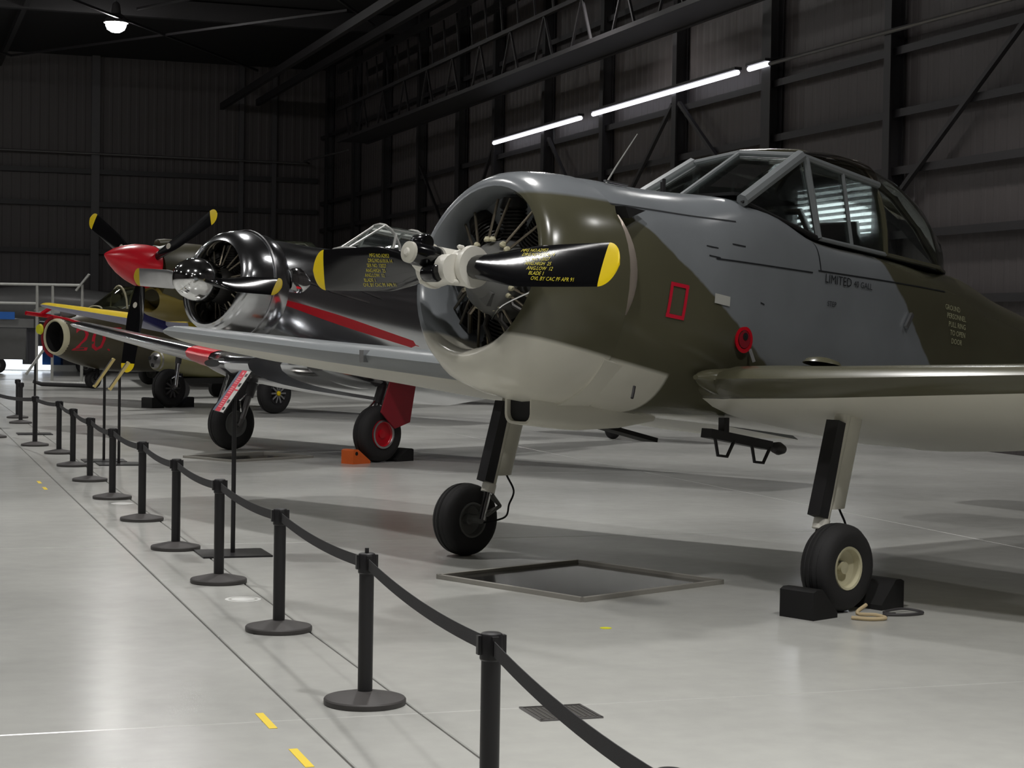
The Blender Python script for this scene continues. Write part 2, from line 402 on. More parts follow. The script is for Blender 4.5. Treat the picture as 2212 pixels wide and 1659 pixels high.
while yy < WY-.5:
    slab(1.62, 2.11, max(yy, Y0), min(yy+2.1, WY), .005); yy += 2.1
def corrugated(p0, p1, nrm, z0, z1, name, pitch=.30, dep=.006):
    p0, p1, nrm = Vector(p0), Vector(p1), Vector(nrm); L = (p1-p0).length; d = (p1-p0)/L; n = int(L/pitch); lo = []; hi = []
    for i in range(n):
        for f, k in ((0, 0), (.55, 0), (.65, 1), (.9, 1)):
            q = p0+d*((i+f)*L/n)+nrm*dep*k; lo.append((q.x, q.y, z0)); hi.append((q.x, q.y, z1))
    lo.append((p1.x, p1.y, z0)); hi.append((p1.x, p1.y, z1))
    return struct(MB().loft([lo, hi], False, False, closed=False).build(name, M['wall'], smooth=False))
wr = corrugated((WX, Y0, 0), (WX, WY, 0), (-1, 0, 0), -.01, HZ, 'wall_right')
wb = corrugated((WX, WY, 0), (X0, WY, 0), (0, -1, 0), -.01, HZ, 'wall_back')
wl = corrugated((X0, WY, 0), (X0, Y0, 0), (1, 0, 0), -.01, HZ, 'wall_left')
wf = corrugated((X0, Y0, 0), (WX, Y0, 0), (0, 1, 0), -.01, HZ, 'wall_front')
ceil = struct(MB().box(((X0+WX)/2, (Y0+WY)/2, HZ+.1), (WX-X0+.4, WY-Y0+.4, .2)).build('ceiling', M['ceil'], smooth=False))
def trim(name):
    o = bpy.data.objects.new(name, None); COL.objects.link(o); return struct(o)
roof_steel, wall_steel = trim('trim_1'), trim('trim_2')
# right wall steelwork: columns, girts and braces are parts of the wall
def ibeam(b, c0, c1, w, d, up):
    b.bar(c0, c1, w, .02, up); 
    return b
for yc, w in [(-7.2, .2), (-3, .2), (1, .2), (5, .2), (9, .2), (13, .34), (17, .2), (20.9, .2), (24.9, .2), (29.0, .34), (32.95, .2), (36.8, .2), (40.5, .2), (44.2, .2), (47.3, .34), (51.2, .2), (55.1, .2), (59, .2), (62.9, .3)]:
    b = MB()
    b.bar((WX-.28, yc, 0), (WX-.28, yc, HZ), w, .02, (1, 0, 0)); b.bar((WX-.06, yc, 0), (WX-.06, yc, HZ), w, .02, (1, 0, 0)); b.bar((WX-.17, yc, 0), (WX-.17, yc, HZ), .02, .20, (1, 0, 0))
    b.build('column', M['steel'], wall_steel, smooth=False)
for zg in (1.2, 2.15, 3.12, 4.09, 4.96, 5.9, 8.2):
    b = MB(); b.bar((WX-.1, Y0, zg+.05), (WX-.1, WY-.1, zg+.05), .16, .02); b.bar((WX-.18, Y0, zg), (WX-.18, WY-.1, zg), .02, .12)
    b.build('girt', M['steel'], wall_steel, smooth=False)
for a, c in [((25.0, 3.45), (20.9, 6.15)), ((28.8, 3.3), (32.8, 6.0)), ((36.6, 3.4), (33.1, 6.0)), ((40.2, 6.0), (37, 3.4)), ((47.0, 3.5), (44.3, 6.2)), ((51, 6.2), (47.5, 3.5)), ((13.2, 3.4), (16.9, 6.1))]:
    MB().bar((WX-.24, a[0], a[1]), (WX-.24, c[0], c[1]), .07, .07).build('brace', M['steel'], wall_steel, smooth=False)
# back wall steelwork
for xc, w in [(-18, .25), (-12, .25), (-5.4, .25), (.6, .25), (6.65, .27), (11.6, .16), (12.75, .16)]:
    b = MB(); b.bar((xc, WY-.28, 0), (xc, WY-.28, HZ), w, .02, (0, 1, 0)); b.bar((xc, WY-.06, 0), (xc, WY-.06, HZ), w, .02, (0, 1, 0)); b.bar((xc, WY-.17, 0), (xc, WY-.17, HZ), .02, .2, (0, 1, 0))
    b.build('column', M['steel2'], wb, smooth=False)
for zg in (1.4, 2.6, 4.0, 5.6, 6.7):
    b = MB(); b.bar((X0, WY-.12, zg), (WX-.3, WY-.12, zg), .18, .16); b.build('girt', M['steel'], wb, smooth=False)
# conduit on the back wall and light run on the right wall
tag(MB().tube([(X0+.3, WY-.36, 7.37), (14.0, WY-.36, 7.28), (13.6, WY-1.2, 7.28), (13.95, 58, 7.25)], .035, 8).build('cable_conduit', M['galv']), 'thin grey conduit running along the back wall and round the corner', 'conduit')
tag(MB().tube([(14.3, 28.8, 6.22), (14.3, 26, 6.2), (14.3, 20, 6.14), (14.3, -10, 6.1)], .035, 8).build('light_rail', M['galv']), 'shiny thin rail continuing the strip lights along the side wall', 'rail')
for y0, y1, l in [(37.9, 44.03, 'long glowing strip light on side wall nearest the back corner'), (30.04, 37.19, 'longest glowing strip light on side wall above the cockpit nose antenna'), (28.84, 29.62, 'short glowing strip light at the end of the shiny rail')]:
    t = thing('strip_light', l, 'light', (14.3, y0, 6.23), group='strip lights along the side wall')
    MB().box((0, (y1-y0)/2, .07), (.14, y1-y0, .05)).build('housing', M['steel'], t, smooth=False)
    MB().tube([(0, .02, 0), (0, y1-y0-.02, 0)], .045, 10).build('diffuser', M['tl'], t)
    for k in (0.12, .88): MB().bar((0, (y1-y0)*k, .09), (.26, (y1-y0)*k, .13), .03).build('bracket', M['steel'], t, smooth=False)
# lattice walkway girder along the right wall, under the roof
t = thing('lattice_girder', 'dark lattice girder hung high along the side wall over the strip lights', 'girder', (12.9, 0, 7.2))
for dx, dz in ((0, 0), (0, .95), (.9, 0)): MB().bar((dx, -8, dz), (dx, 55, dz), .09, .09).build('chord', M['steel'], t, smooth=False)
MB().box((.45, 23.5, .0), (.84, 63, .03)).build('walkway', M['steel'], t, smooth=False)
k = 0
yv = 4.0
while yv < 54:
    MB().bar((0, yv, 0), (0, yv+(1.1 if k % 2 else -1.1)*.5, .95), .045, .045).build('lattice_bar', M['steel'], t, smooth=False)
    MB().bar((0, yv, .95), (0, yv+.25, 1.95), .04, .04).build('hanger', M['steel'], t, smooth=False)
    yv += 1.1; k += 1
for dx in (0., .9):
    MB().bar((dx, -8, 2.1), (dx, 55, 2.1), .12, .16).build('runway_beam', M['steel'], t, smooth=False)
# roof purlins and bracing, part of the ceiling
for xp, zp in [(10.95, 9.15), (12.2, 9.35), (3.5, 10.2), (-3, 10.2), (-10, 10.2)]:
    MB().bar((xp, Y0, zp), (xp, WY, zp), .14, .22).build('purlin', M['steel'], roof_steel, smooth=False)
for yp in (4, 16, 28, 40, 52):
    MB().bar((X0, yp, 10.3), (WX, yp, 10.3), .25, .5).build('rafter', M['steel'], roof_steel, smooth=False)
for a, c in [((3.5, 46), (11, 58)), ((6, 36), (12.2, 48)), ((3.5, 58), (11, 46)), ((-3, 46), (3.5, 58)), ((6, 48), (12.2, 36))]:
    MB().bar((*a, 9.6), (*c, 9.6), .06, .06).build('roof_brace', M['steel'], roof_steel, smooth=False)
# louvred daylight window high on the right wall (seen through the cabin)
wn = struct(MB().box((WX-.06, 26.83, 3.6), (.03, 2.62, .86)).build('window_1', M['daylight'], smooth=False))
fr = MB()
for zc in (3.15, 4.05): fr.box((WX-.1, 26.83, zc), (.12, 2.8, .08))
for yc in (25.46, 28.2): fr.box((WX-.1, yc, 3.6), (.12, .08, .9))
fr.build('window_frame', M['steel2'], wn, smooth=False)
for k in range(8): MB().box((WX-.12, 26.83, 3.24+k*.103), (.05, 2.62, .03), Matrix.Rotation(.5, 3, 'Y')).build('louvre', M['steel2'], wn, smooth=False)

# ================================================================ high-bay lamps (they light the hall)
def high_bay(x, y, k=1.0):
    t = thing('high_bay_lamp', 'round glowing high bay lamp hanging from the dark roof', 'lamp', (x, y, LAMP_Z), group='high bay lamps under the roof')
    MB().lathe([(.05, .55), (.10, .5), (.13, .25), (.22, .2), (.30, .06), (.33, 0), (.31, 0), (.28, .05), (0, .06)], n=24).build('housing', M['steel2'], t)
    MB().lathe([(.27, .02), (.265, -.08), (.22, -.17), (.12, -.235), (0, -.25)], n=24).build('lens', M['lens'], t)
    MB().tube([(0, 0, .5), (0, 0, HZ-LAMP_Z-.002)], .02, 6).build('stem', M['steel2'], t)
    L = bpy.data.lights.new('lamp_glow', 'AREA'); L.shape = 'DISK'; L.size = .56; L.energy = LAMP_W*k; L.color = (1, .985, .96); L.spread = math.radians(112)
    lo = bpy.data.objects.new('lamp_glow', L); COL.objects.link(lo); lo.parent = t; lo.location = (0, 0, -.27)
    return t
for lp in LAMPS: high_bay(lp[0], lp[1], lp[2] if len(lp) > 2 else 1.0)

# ================================================================ camouflaged trainer (front)
WJ = thing('camouflage_trainer_aircraft', 'olive and grey camouflaged propeller trainer with white chin and side-by-side cockpit', 'aircraft', (3.121, 10.345, 0), math.radians(24.48))
def ring(cx, cz, ru, rd, hw, tilt, n=48, ex=2.0):
    """tilted ring; ru up radius, rd down radius; tilt in degrees (top aft)"""
    a = math.radians(tilt); pts = []
    for k in range(n):
        q = 2*PI*k/n; c, s_ = math.cos(q), math.sin(q); h = (ru if s_ >= 0 else rd)*s_
        pts.append((cx+h*math.sin(a), hw*c, cz+h*math.cos(a)))
    return pts
def cowl(parent, rings, m, name='cowling'):
    return MB().loft(rings, False, False).build(name, m, parent, angle=60)
CZ = 1.955
cowl(WJ, [ring(.62, CZ-.04, .50, .50, .50, 8), ring(.34, CZ-.02, .485, .485, .475, 13), ring(.235, CZ, .485, .49, .472, 13.6), ring(.195, CZ, .51, .52, .50, 13.6), ring(.20, CZ, .545, .57, .535, 13),
          ring(.245, CZ, .575, .63, .575, 12.5), ring(.32, CZ, .595, .70, .612, 11), ring(.44, CZ, .60, .75, .645, 7.5), ring(.6, CZ, .60, .79, .668, 3), ring(.79, CZ, .595, .82, .675, 0), ring(.79, CZ, .58, .80, .655, 0)], M['camo'])
TW = [(.5, 1.28, 1.9, 2.45, .58, 2.1, 2.2), (.85, 1.16, 1.9, 2.535, .615, 2.2, 2.3), (1.2, 1.10, 1.88, 2.515, .625, 2.4, 2.4), (1.6, 1.06, 1.82, 2.495, .63, 2.8, 2.4), (2.0, 1.02, 1.76, 2.47, .625, 5.0, 2.4),
      (2.3, .99, 1.7, 2.385, .615, 8.0, 2.4), (2.7, .95, 1.62, 2.235, .605, 9.0, 2.4), (3.5, .86, 1.52, 2.155, .575, 8.0, 2.4), (4.3, .81, 1.46, 2.09, .50, 4.2, 2.4), (5.0, .79, 1.42, 2.06, .43, 2.2, 2.3),
      (5.5, .78, 1.36, 1.91, .38, 2.0, 2.2), (6.2, .76, 1.26, 1.74, .30, 2.0, 2.1), (7.5, .74, 1.05, 1.42, .17, 2, 2), (8.4, .74, .95, 1.2, .05, 2, 2)]
xsw = [.5+.1*k for k in range(80)]
MB().loft([fsection(TW, x, 80) for x in xsw if x <= 8.4]).build('fuselage', M['camo'], WJ, angle=50)
# chin panel: proud shell under the nose
n = 40; rings_ = []
def chin_sec(x, grow):
    zb = 1.13-.035*(x-.8); pts = []
    for k in range(21):
        a = -PI*(.105+.79*k/20)
        hw = .672-.05*(x-.8)
        pts.append((x, (hw+grow)*math.cos(a), CZ-.02+(CZ-.02-zb+grow)*math.sin(a)*(1)))
    return pts
ch = MB(); out = [chin_sec(.76+.028*k, .004) for k in range(21)]; inn = [chin_sec(.76+.028*k, -.02) for k in range(21)]
def chin_cut(secs):
    return [[p for p in s_] for s_ in secs]
def chin_shell(x):
    # arc limited by the paint break line z = 1.58-.20x
    zlim = 1.58-.2*x; zc = CZ-.02; zb = 1.13-.035*(x-.8); hw = .672-.05*(x-.8); s0 = max(-.999, (zlim-zc)/(zc-zb)); a0 = math.asin(s0)
    return [[(x, (hw+g)*math.cos(a), zc+(zc-zb+g)*math.sin(a)) for a in [a0+(-PI-2*a0)*k/24 for k in range(25)]] for g in (.004, -.014)]
sh = [chin_shell(.74+.56*k/16) for k in range(17)]
b = MB(); b.loft([o+i[::-1] for o, i in sh], True, True); b.build('chin_panel', M['offw'], WJ, angle=50)
# cowl gills: curved strip behind the cowling on each side
for sg in (-1, 1):
    b = MB(); R_ = []
    for k in range(17):
        a = math.radians(-42+76*k/16); yv = sg*.655*math.cos(a); zv = CZ+.66*math.sin(a)*(.9); w = .10*math.sin(PI*(k+.6)/17.2)
        R_.append([(.80, yv, zv), (.80+w*.6, yv*1.02, zv), (.80+w, yv*.965, zv), (.80, yv*.94, zv)])
    b.loft(R_); b.build('cowl_gill', M['gill'], WJ, angle=60)
    b = MB(); b.loft([[(.80, sg*.53, 2.34), (1.0, sg*.53, 2.325), (.82, sg*.53, 2.27)], [(.80, sg*.615, 2.335), (1.02, sg*.575, 2.322), (.82, sg*.63, 2.265)]]); b.build('exhaust_slot', M['mattb'], WJ, smooth=False)
# engine inside the cowling
eng = MB().lathe([(.05, .0), (.10, .02), (.13, .10), (.20, .16), (.23, .24), (.25, .34), (.25, .5), (.22, .5)], (.12, 0, 1.94), (math.cos(.15), 0, -math.sin(.15)), 32).build('engine', M['enggrey'], WJ)
for k in range(9):
    a = 2*PI*k/9+PI/2; d = Vector((0, math.cos(a), math.sin(a))); c0 = Vector((.50, 0, 1.90)); b = MB()
    pr = []
    for q in range(9):
        h = .22+.022*q; pr += [(.075, h), (.095, h+.004), (.095, h+.012), (.075, h+.016)]
    b.lathe(pr+[(.1, .43), (.08, .49)], c0, d, 14); b.build('cylinder', M['engine'], eng)
    for s_ in (-1, 1):
        a2 = a+s_*.115; d2 = Vector((0, math.cos(a2), math.sin(a2)))
        MB().tube([Vector((.30, 0, 1.925))+d2*.205, Vector((.40, 0, 1.91))+d2*.47], .009, 8).build('pushrod_tube', M['rod'], eng)
        MB().lathe([(.018, 0), (.022, .012), (.012, .03)], Vector((.29, 0, 1.925))+d2*.195, d2, 10).build('pushrod_cup', M['cream'], eng)
MB().lathe([(.50, 0), (.50, .02), (.0, .02)], (.60, 0, 1.9), (1, 0, -.1), 40).build('baffle', M['mattb'], eng)
for k, (yo, zo) in enumerate([(-.25, -.2), (.22, -.25), (.05, -.33), (-.33, -.05), (-.12, -.3), (.3, -.1)]):
    MB().tube([(.34, yo*.5, 1.92+zo*.5), (.30, yo*.8, 1.92+zo*.9), (.40, yo*1.3, 1.92+zo*1.35)], .016, 8).build('ignition_lead', M['rod' if k % 2 else 'engine'], eng)
MB().tube(smooth([(.30, -.02, 1.66), (.22, -.2, 1.74), (.24, -.42, 1.82)]), .006, 6).build('priming_line', M['chrome'], eng)
MB().box((.24, -.05, 1.80), (.06, .10, .09), Matrix.Rotation(.6, 3, 'X')).build('data_plate', M['enggrey'], eng, smooth=False)
# propeller: two black blades with yellow tips, white hub
PR = bpy.data.objects.new('propeller', None); COL.objects.link(PR); PR.parent = WJ; PR.location = (0, 0, CZ); PR.rotation_euler = (0, math.radians(8), 0)
def blades(parent, R, r0, chord, tw0, tw1, angles, bm, tm, root_r, tipfrac=.075, sheared=False):
    out = []
    for a in angles:
        Rm = Matrix.Rotation(a, 4, 'X'); bl = rotate_mb(blade_mesh(R, r0, chord, tw0, tw1, r0, R*(1-tipfrac), root_r), Rm).build('blade', bm, parent, angle=60)
        rotate_mb(blade_mesh(R, r0, chord, tw0, tw1, R*(1-tipfrac), R, root_r), Rm).build('blade_tip', tm, bl, angle=60); out.append(bl)
    return out
bls = blades(PR, 1.335, .15, .285, 38, 10, [PI, 0], M['blackp'], M['yellow'], .075, .085)
lines = ['MFG NO.A2953', 'DRG.NO.6101A-14', 'SER NO. 12027', 'ANG.HIGH  25', 'ANG.LOW  12', 'BLADE 1', 'OVL BY CAC PF APR 91']
for bi, sg in ((0, -1), (1, 1)):
    b = MB()
    for li, tx in enumerate(lines if bi == 0 else [s_ for s_ in lines]):
        vs, fs = text_mesh(tx, .033); w = max(v[0] for v in vs)
        P = []
        for v in vs:
            r = (.55+v[0]*.95+.03*li) if bi == 0 else (.72+.02*li-v[0]*.95)
            zz = .085-.031*li+v[1]-.005; q = (r-.15)/(1.335-.15); tw = math.radians(38-28*q)
            c_ = .285*(1-.12*max(0, q-.38)/.62)/2; th = max(.012, .12*(1-q)**2.2+.016)/2*math.sqrt(max(.02, 1-min(1, (zz/c_)**2)))
            xl = -th-.004
            if bi == 0: X_ = xl*math.cos(tw)+zz*math.sin(tw); Z_ = zz*math.cos(tw)-xl*math.sin(tw)
            else: X_ = xl*math.cos(tw)-zz*math.sin(tw); Z_ = zz*math.cos(tw)+xl*math.sin(tw)
            if bi == 0: P.append((X_, -r, -Z_ if False else Z_))
            else: P.append((X_, r, Z_))
        b.add(P, fs)
    # port blade is the +Y blade mesh turned through 180 degrees about X
    if bi == 0: b.v = [(v[0], v[1], v[2]) for v in b.v]
    lb = b.build('blade_lettering', M['ystencil'], bls[bi], smooth=False)
hub = MB(); hub.lathe([(.085, -.19), (.10, -.185), (.115, -.13), (.10, -.06), (.10, .06), (.115, .13), (.10, .185), (.085, .19)], (0, 0, 0), (0, 1, 0), 28)
hub.lathe([(.10, -.13), (.105, .0), (.09, .15)], (0, 0, 0), (1, 0, 0), 24)
hub = hub.build('hub', M['white'], PR)
for sg in (-1, 1):
    b = MB(); pts = [(.01+.085*math.cos(q), .02+.085*math.sin(q)) for q in [2*PI*i/16 for i in range(16)]]
    b.loft([[(-.13+px, sg*(.10+dy), (-.05 if sg < 0 else .02)+pz) for px, pz in pts] for dy in (-.03, .05)]); b.build('counterweight_bracket', M['white'], hub, angle=30)
    MB().lathe([(.045, -.05), (.05, -.04), (.05, .05), (.042, .06)], (-.20, sg*.06, sg*.09+.02), (0, 1, 0), 20).build('counterweight', M['blackp'], hub)
    MB().lathe([(.12, -.012), (.125, 0), (.12, .03)], (0, sg*.165, 0), (0, sg, 0), 28).build('clamp_ring', M['white'], hub)
    for zz in (-.1, .1): MB().lathe([(.014, 0), (.014, .03), (.008, .04)], (-.07, sg*.15, zz), (-1, 0, 0), 10).build('bolt', M['white'], hub)
pc = MB().lathe([(.062, -.12), (.066, -.14), (.068, -.30), (.060, -.33)], (0, 0, .03), (1, 0, 0), 24).build('pitch_cylinder', M['blackp'], hub)
MB().lathe([(.05, -.355), (.061, -.35), (.063, -.33), (.05, -.325)], (0, 0, .03), (1, 0, 0), 24).build('cylinder_cap', M['offw'], pc)
MB().lathe([(.018, -.366), (.024, -.355), (.02, -.35)], (0, 0, .03), (1, 0, 0), 12).build('cap_bolt', M['white'], pc)
# wings
def wing_st(sg, T): return [(sg*y, xl, zl, c, t, inc) for y, xl, zl, c, t, inc in T]
WWT = [(.30, 1.64, 1.30, 2.06, .14, 13.2), (.62, 1.60, 1.305, 2.10, .14, 13.2), (.78, 1.47, 1.32, 2.2, .138, 13.2), (1.0, 1.39, 1.33, 2.24, .135, 13.1), (1.5, 1.35, 1.345, 2.18, .13, 13), (3.2, 1.46, 1.42, 1.84, .125, 12.8), (5.66, 1.66, 1.545, 1.34, .115, 12.4)]
for sg, mt in ((-1, M['olive']), (1, M['greyp'])):
    w_ = wing(wing_st(sg, WWT), 'wing', [mt, M['offw']], WJ, wrap=2)
    # root fairing
    R_ = []
    for k in range(15):
        t_ = k/14; x = 1.47+.9*t_; rr_ = .13*math.sin(PI*(.01+.87*t_))**.6*(1-.3*t_); zc = 1.325-.13*t_
        R_.append([(x, sg*(.60+rr_*1.25*math.cos(a)), zc+rr_*.9*math.sin(a)) for a in [2*PI*i/18 for i in range(18)]])
    MB().loft(R_).build('root_fairing', M['olive'], WJ)
    # landing light bump and under-wing details
    if sg > 0: MB().box((1.44, sg*2.6, 1.385), (.08, .05, .09)).build('stall_strip', M['alud'], w_, smooth=False)
# blisters on the near wing
MB().lathe([(.12, 0), (.10, .025), (.05, .04), (0, .043)], (1.75, -1.35, 1.42), (.2, 0, 1), 20, cap=False).build('wing_blister', M['olive'], WJ)
# underwing practice bomb carriers (dark racks with hooped braces)
rk = MB().bar((1.93, -.30, .955), (2.55, -.30, .855), .09, .06).build('bomb_rack', M['steel'], WJ, smooth=False)
for xx, zz in ((1.97, .92), (2.34, .865)):
    MB().tube([(xx, -.34, zz), (xx+.03, -.34, zz-.11), (xx+.12, -.34, zz-.12), (xx+.19, -.34, zz-.02)], .012, 6).build('sway_brace', M['steel'], rk)
MB().lathe([(.0, -.01), (.035, .0), (.045, .05), (.03, .10), (0, .11)], (2.62, -.30, .84), (1, 0, -.18), 14).build('rack_end', M['steel2'], rk)
MB().bar((2.1, -.30, 1.05), (2.1, -.30, .93), .05, .05).build('rack_pylon', M['steel'], rk, smooth=False)
MB().bar((2.72, -.86, .98), (2.70, -.86, .76), .03, .04).build('drain_mast', M['steel'], WJ, smooth=False)
# oil cooler scoop under the nose
b = MB()
def rrect(x, y0, y1, z0, z1, r=.05, n=5):
    pts = []
    for cx_, cz_, a0 in ((y1-r, z1-r, 0), (y0+r, z1-r, 90), (y0+r, z0+r, 180), (y1-r, z0+r, 270)):
        for i in range(n): a = math.radians(a0+90*i/(n-1)); pts.append((x, cx_+r*math.cos(a), cz_+r*math.sin(a)))
    return pts
b.loft([rrect(.72, -.085, .085, 1.07, 1.22), rrect(.60, -.10, .10, 1.045, 1.235), rrect(.545, -.10, .10, 1.045, 1.235), rrect(.54, -.115, .115, 1.03, 1.25, .06), rrect(.62, -.125, .125, 1.02, 1.27, .06), rrect(.95, -.14, .14, .985, 1.25, .06), rrect(1.35, -.12, .12, .99, 1.2, .05), rrect(1.7, -.06, .06, 1.02, 1.15, .03)], False, True)
sc = b.build('oil_cooler_scoop', M['offw'], WJ, angle=50)
MB().add(rrect(.572, -.097, .097, 1.048, 1.232), [tuple(range(20))]).build('cooler_core', M['mattb'], sc, smooth=False)
MB().bar((1.83, .72, .985), (2.50, .72, .84), .16, .03).build('exhaust_pipe', M['mattb'], WJ, smooth=False)
MB().tube([(1.03, -.50, 1.27), (1.01, -.51, 1.23), (.99, -.52, 1.20)], .010, 6).build('drain_pipe', M['steel'], WJ)
# undercarriage
for sg in (-1, 1):
    top, ax_ = Vector((1.86, sg*1.45, 1.22)), Vector((1.575, sg*1.45, .265)); d = ax_-top
    leg = MB().tube([top, top+d*.76], [.05, .045], 14).build('undercarriage_leg', M['offw'], WJ)
    fx = Vector((.065, 0, .02))
    b = MB(); R_ = []
    for t_ in (0.02, .2, .45, .70):
        c_ = top+d*t_+fx; R_.append([(c_.x+.095*math.cos(a)+.025, c_.y+.05*math.sin(a), c_.z) for a in [2*PI*i/14 for i in range(14)]])
    b.loft(R_); b.build('leg_fairing', M['offw'], leg)
    b = MB(); b.bar(top+d*.14-Vector((.05, 0, .0)), top+d*.72-Vector((.05, 0, 0)), .085, .09, (0, 1, 0)); cv = b.build('leg_cover', M['black'], leg, smooth=False)
    for i in range(9):
        c_ = top+d*(.18+.06*i)-Vector((.088, 0, 0)); MB().box(c_, (.008, .07, .012)).build('cover_rib', M['steel2'], cv, smooth=False)
    MB().tube([top+d*.74, top+d*.80], .05, 14).build('leg_collar', M['white'], leg)
    MB().tube([top+d*.78, ax_], .028, 12).build('oleo_piston', M['chrome'], leg)
    a1, k1, b1 = top+d*.82+Vector((.03, 0, 0)), top+d*.93+Vector((.16, 0, .02)), ax_+Vector((.03, 0, .03))
    for dy in (-.025, .025):
        o_ = Vector((0, dy, 0)); MB().tube([a1+o_, k1], .012, 6).build('torque_link', M['enggrey'], leg); MB().tube([k1, b1+o_], .012, 6).build('torque_link', M['enggrey'], leg)
    MB().tube([ax_, (ax_.x, sg*1.66, ax_.z)], .03, 12).build('axle', M['enggrey'], leg)
    MB().tube(smooth([top+d*.30+Vector((.13, 0, 0)), top+d*.55+Vector((.12, 0, 0)), top+d*.66+Vector((.13, 0, 0)), top+d*.80+Vector((.25, 0, .0)), (1.84, sg*1.45, .36), (1.80, sg*1.45, .27), (1.62, sg*1.47, .24)]), .007, 6).build('brake_hose', M['mattb'], leg)
    wheel(WJ, (1.575, sg*1.62, .255), .256, .20, .125, M['cream'] if sg < 0 else M['enggrey'], -1, M['rubber'], flat=.001+.0, dish=.07)
# tail
wing([(.0, 7.0, 1.42, 1.2, .10, 3), (1.9, 7.3, 1.46, .7, .09, 3)], 'tailplane', [M['olive'], M['offw']], WJ)
wing([(.0, 7.0, 1.42, 1.2, .10, 3), (-1.9, 7.3, 1.46, .7, .09, 3)], 'tailplane', [M['olive'], M['offw']], WJ)
b = MB(); b.loft([[(x, .05*s_, z) for x, s_ in ((xa, 0), (xa+.3, 1), (xb, 0), (xa+.3, -1))] for xa, xb, z in ((6.7, 8.3, 1.3), (7.1, 8.4, 2.0), (7.5, 8.3, 2.7), (7.8, 8.1, 2.8))]); b.build('tail_fin', M['olive'], WJ)
b = MB(); wheel(WJ, (7.6, 0, .15), .15, .1, .07, M['enggrey'], -1, M['rubber'], flat=.001)
MB().tube([(7.6, 0, .15), (7.5, 0, .8)], .04, 10).build('tail_wheel_leg', M['steel2'], WJ)
# cabin: frames and panes
def pane(pts, name, m, parent, th=.006):
    n_ = (Vector(pts[1])-Vector(pts[0])).cross(Vector(pts[2])-Vector(pts[0])).normalized()*th
    a = [tuple(Vector(p)) for p in pts]; c = [tuple(Vector(p)+n_) for p in pts]
    return MB().loft([a, c]).build(name, m, parent, smooth=False)
CAN = bpy.data.objects.new('canopy', None); COL.objects.link(CAN); CAN.parent = WJ; CAN.location = (0, 0, 0)
def mir(p): return (p[0], -p[1], p[2])
A0, A1 = (1.97, -.525, 2.44), (2.62, -.47, 2.775)
C0, C1 = (1.97, 0, 2.49), (2.56, 0, 2.815)
S1, S2, S3, S4 = (2.72, -.555, 2.235), (3.50, -.535, 2.16), (4.32, -.42, 2.10), (4.98, -.02, 2.09)
T1, T2 = (2.67, -.475, 2.765), (3.50, -.46, 2.64)
RM1, RM2 = (3.15, 0, 2.87), (3.98, 0, 2.765)
RMq = (4.62, 0, 2.42)
for f in (lambda p: p, mir):
    pane([f(A0), f(C0), f(C1), f(A1)], 'windscreen_pane', G1, CAN)
    pane([f(A0), f(A1), f(S1)], 'side_pane', G1, CAN)
    D1a, D1b = (3.08, -.468, 2.70), (3.10, -.545, 2.198)
    pane([f(S1), f(T1), f(D1a), f(D1b)], 'door_pane', G1, CAN); pane([f(D1b), f(D1a), f(T2), f(S2)], 'door_pane', G1, CAN)
    def bow(x, yb, zb, zr, lo=0.0, n=8):
        return [f((x, -yb*math.cos(q)**.75, zb+(zr-zb)*math.sin(q)**.9)) for q in [lo+(PI/2-lo)*k/n for k in range(n+1)]]
    RB = [(3.50, .535, 2.16, 2.845), (3.75, .50, 2.14, 2.81), (4.0, .455, 2.12, 2.755), (4.3, .385, 2.105, 2.63), (4.62, .26, 2.095, 2.415), (4.96, .03, 2.085, 2.10)]
    MB().loft([bow(*r_) for r_ in RB], False, False, closed=False).build('quarter_pane', G1, CAN)
    MB().loft([bow(2.62, .47, 2.775, 2.815), bow(2.9, .47, 2.735, 2.85), bow(3.2, .465, 2.69, 2.868), bow(3.5, .46, 2.64, 2.845)], False, False, closed=False).build('roof_pane', G2, CAN)
    if f is not mir: MB().tube([(2.56, 0, 2.815), (2.9, 0, 2.85), (3.2, 0, 2.868), (3.5, 0, 2.845), (3.75, 0, 2.81), (4.0, 0, 2.755), (4.3, 0, 2.63), (4.62, 0, 2.415), (4.96, 0, 2.09)], .024, 8).build('roof_spine', M['olive'], CAN)
    MB().tube(bow(3.50, .535, 2.16, 2.845), .02, 8).build('rear_bow', M['olive'], CAN)
    gp, op = M['greyp'], M['olive']
    for a, c, w, m_ in [(A0, A1, .085, gp), (C0, C1, .035, gp), (A1, C1, .045, gp), (T1, S1, .05, gp), (D1a, D1b, .03, gp), (A1, T2, .05, gp), (A0, S1, .03, M['mattb']),
                        (S2, S3, .03, op), (S3, (4.95, -.04, 2.09), .03, op), (S1, S2, .03, gp)]:
        if c == C1 and a == C0 and f is mir: continue
        MB().tube([f(a), f(c)], w/2, 8).build('frame', m_, CAN)
    # seats
    b = MB(); b.box((3.35, f((0, -.25, 0))[1], 2.25), (.08, .32, .26), Matrix.Rotation(-.25, 3, 'Y')); st = b.build('seat_back', M['seat'], CAN)
MB().bar((1.98, 0, 2.49), (2.62, 0, 2.46), .9, .02).build('glare_shield', M['mattb'], CAN, smooth=False)
MB().loft([[(x, -w, z), (x, w, z), (x, w, z+.012), (x, -w, z+.012)] for x, w, z in ((2.45, .50, 2.335), (2.72, .50, 2.232), (3.5, .47, 2.152), (4.3, .36, 2.094), (4.85, .12, 2.07))]).build('cockpit_deck', M['interior'], CAN, smooth=False)
MB().tube([(3.05, -.28, 2.2), (3.1, -.1, 2.45), (3.1, .15, 2.45), (3.05, .3, 2.2)], .025, 8).build('roll_tube', M['seat'], CAN)
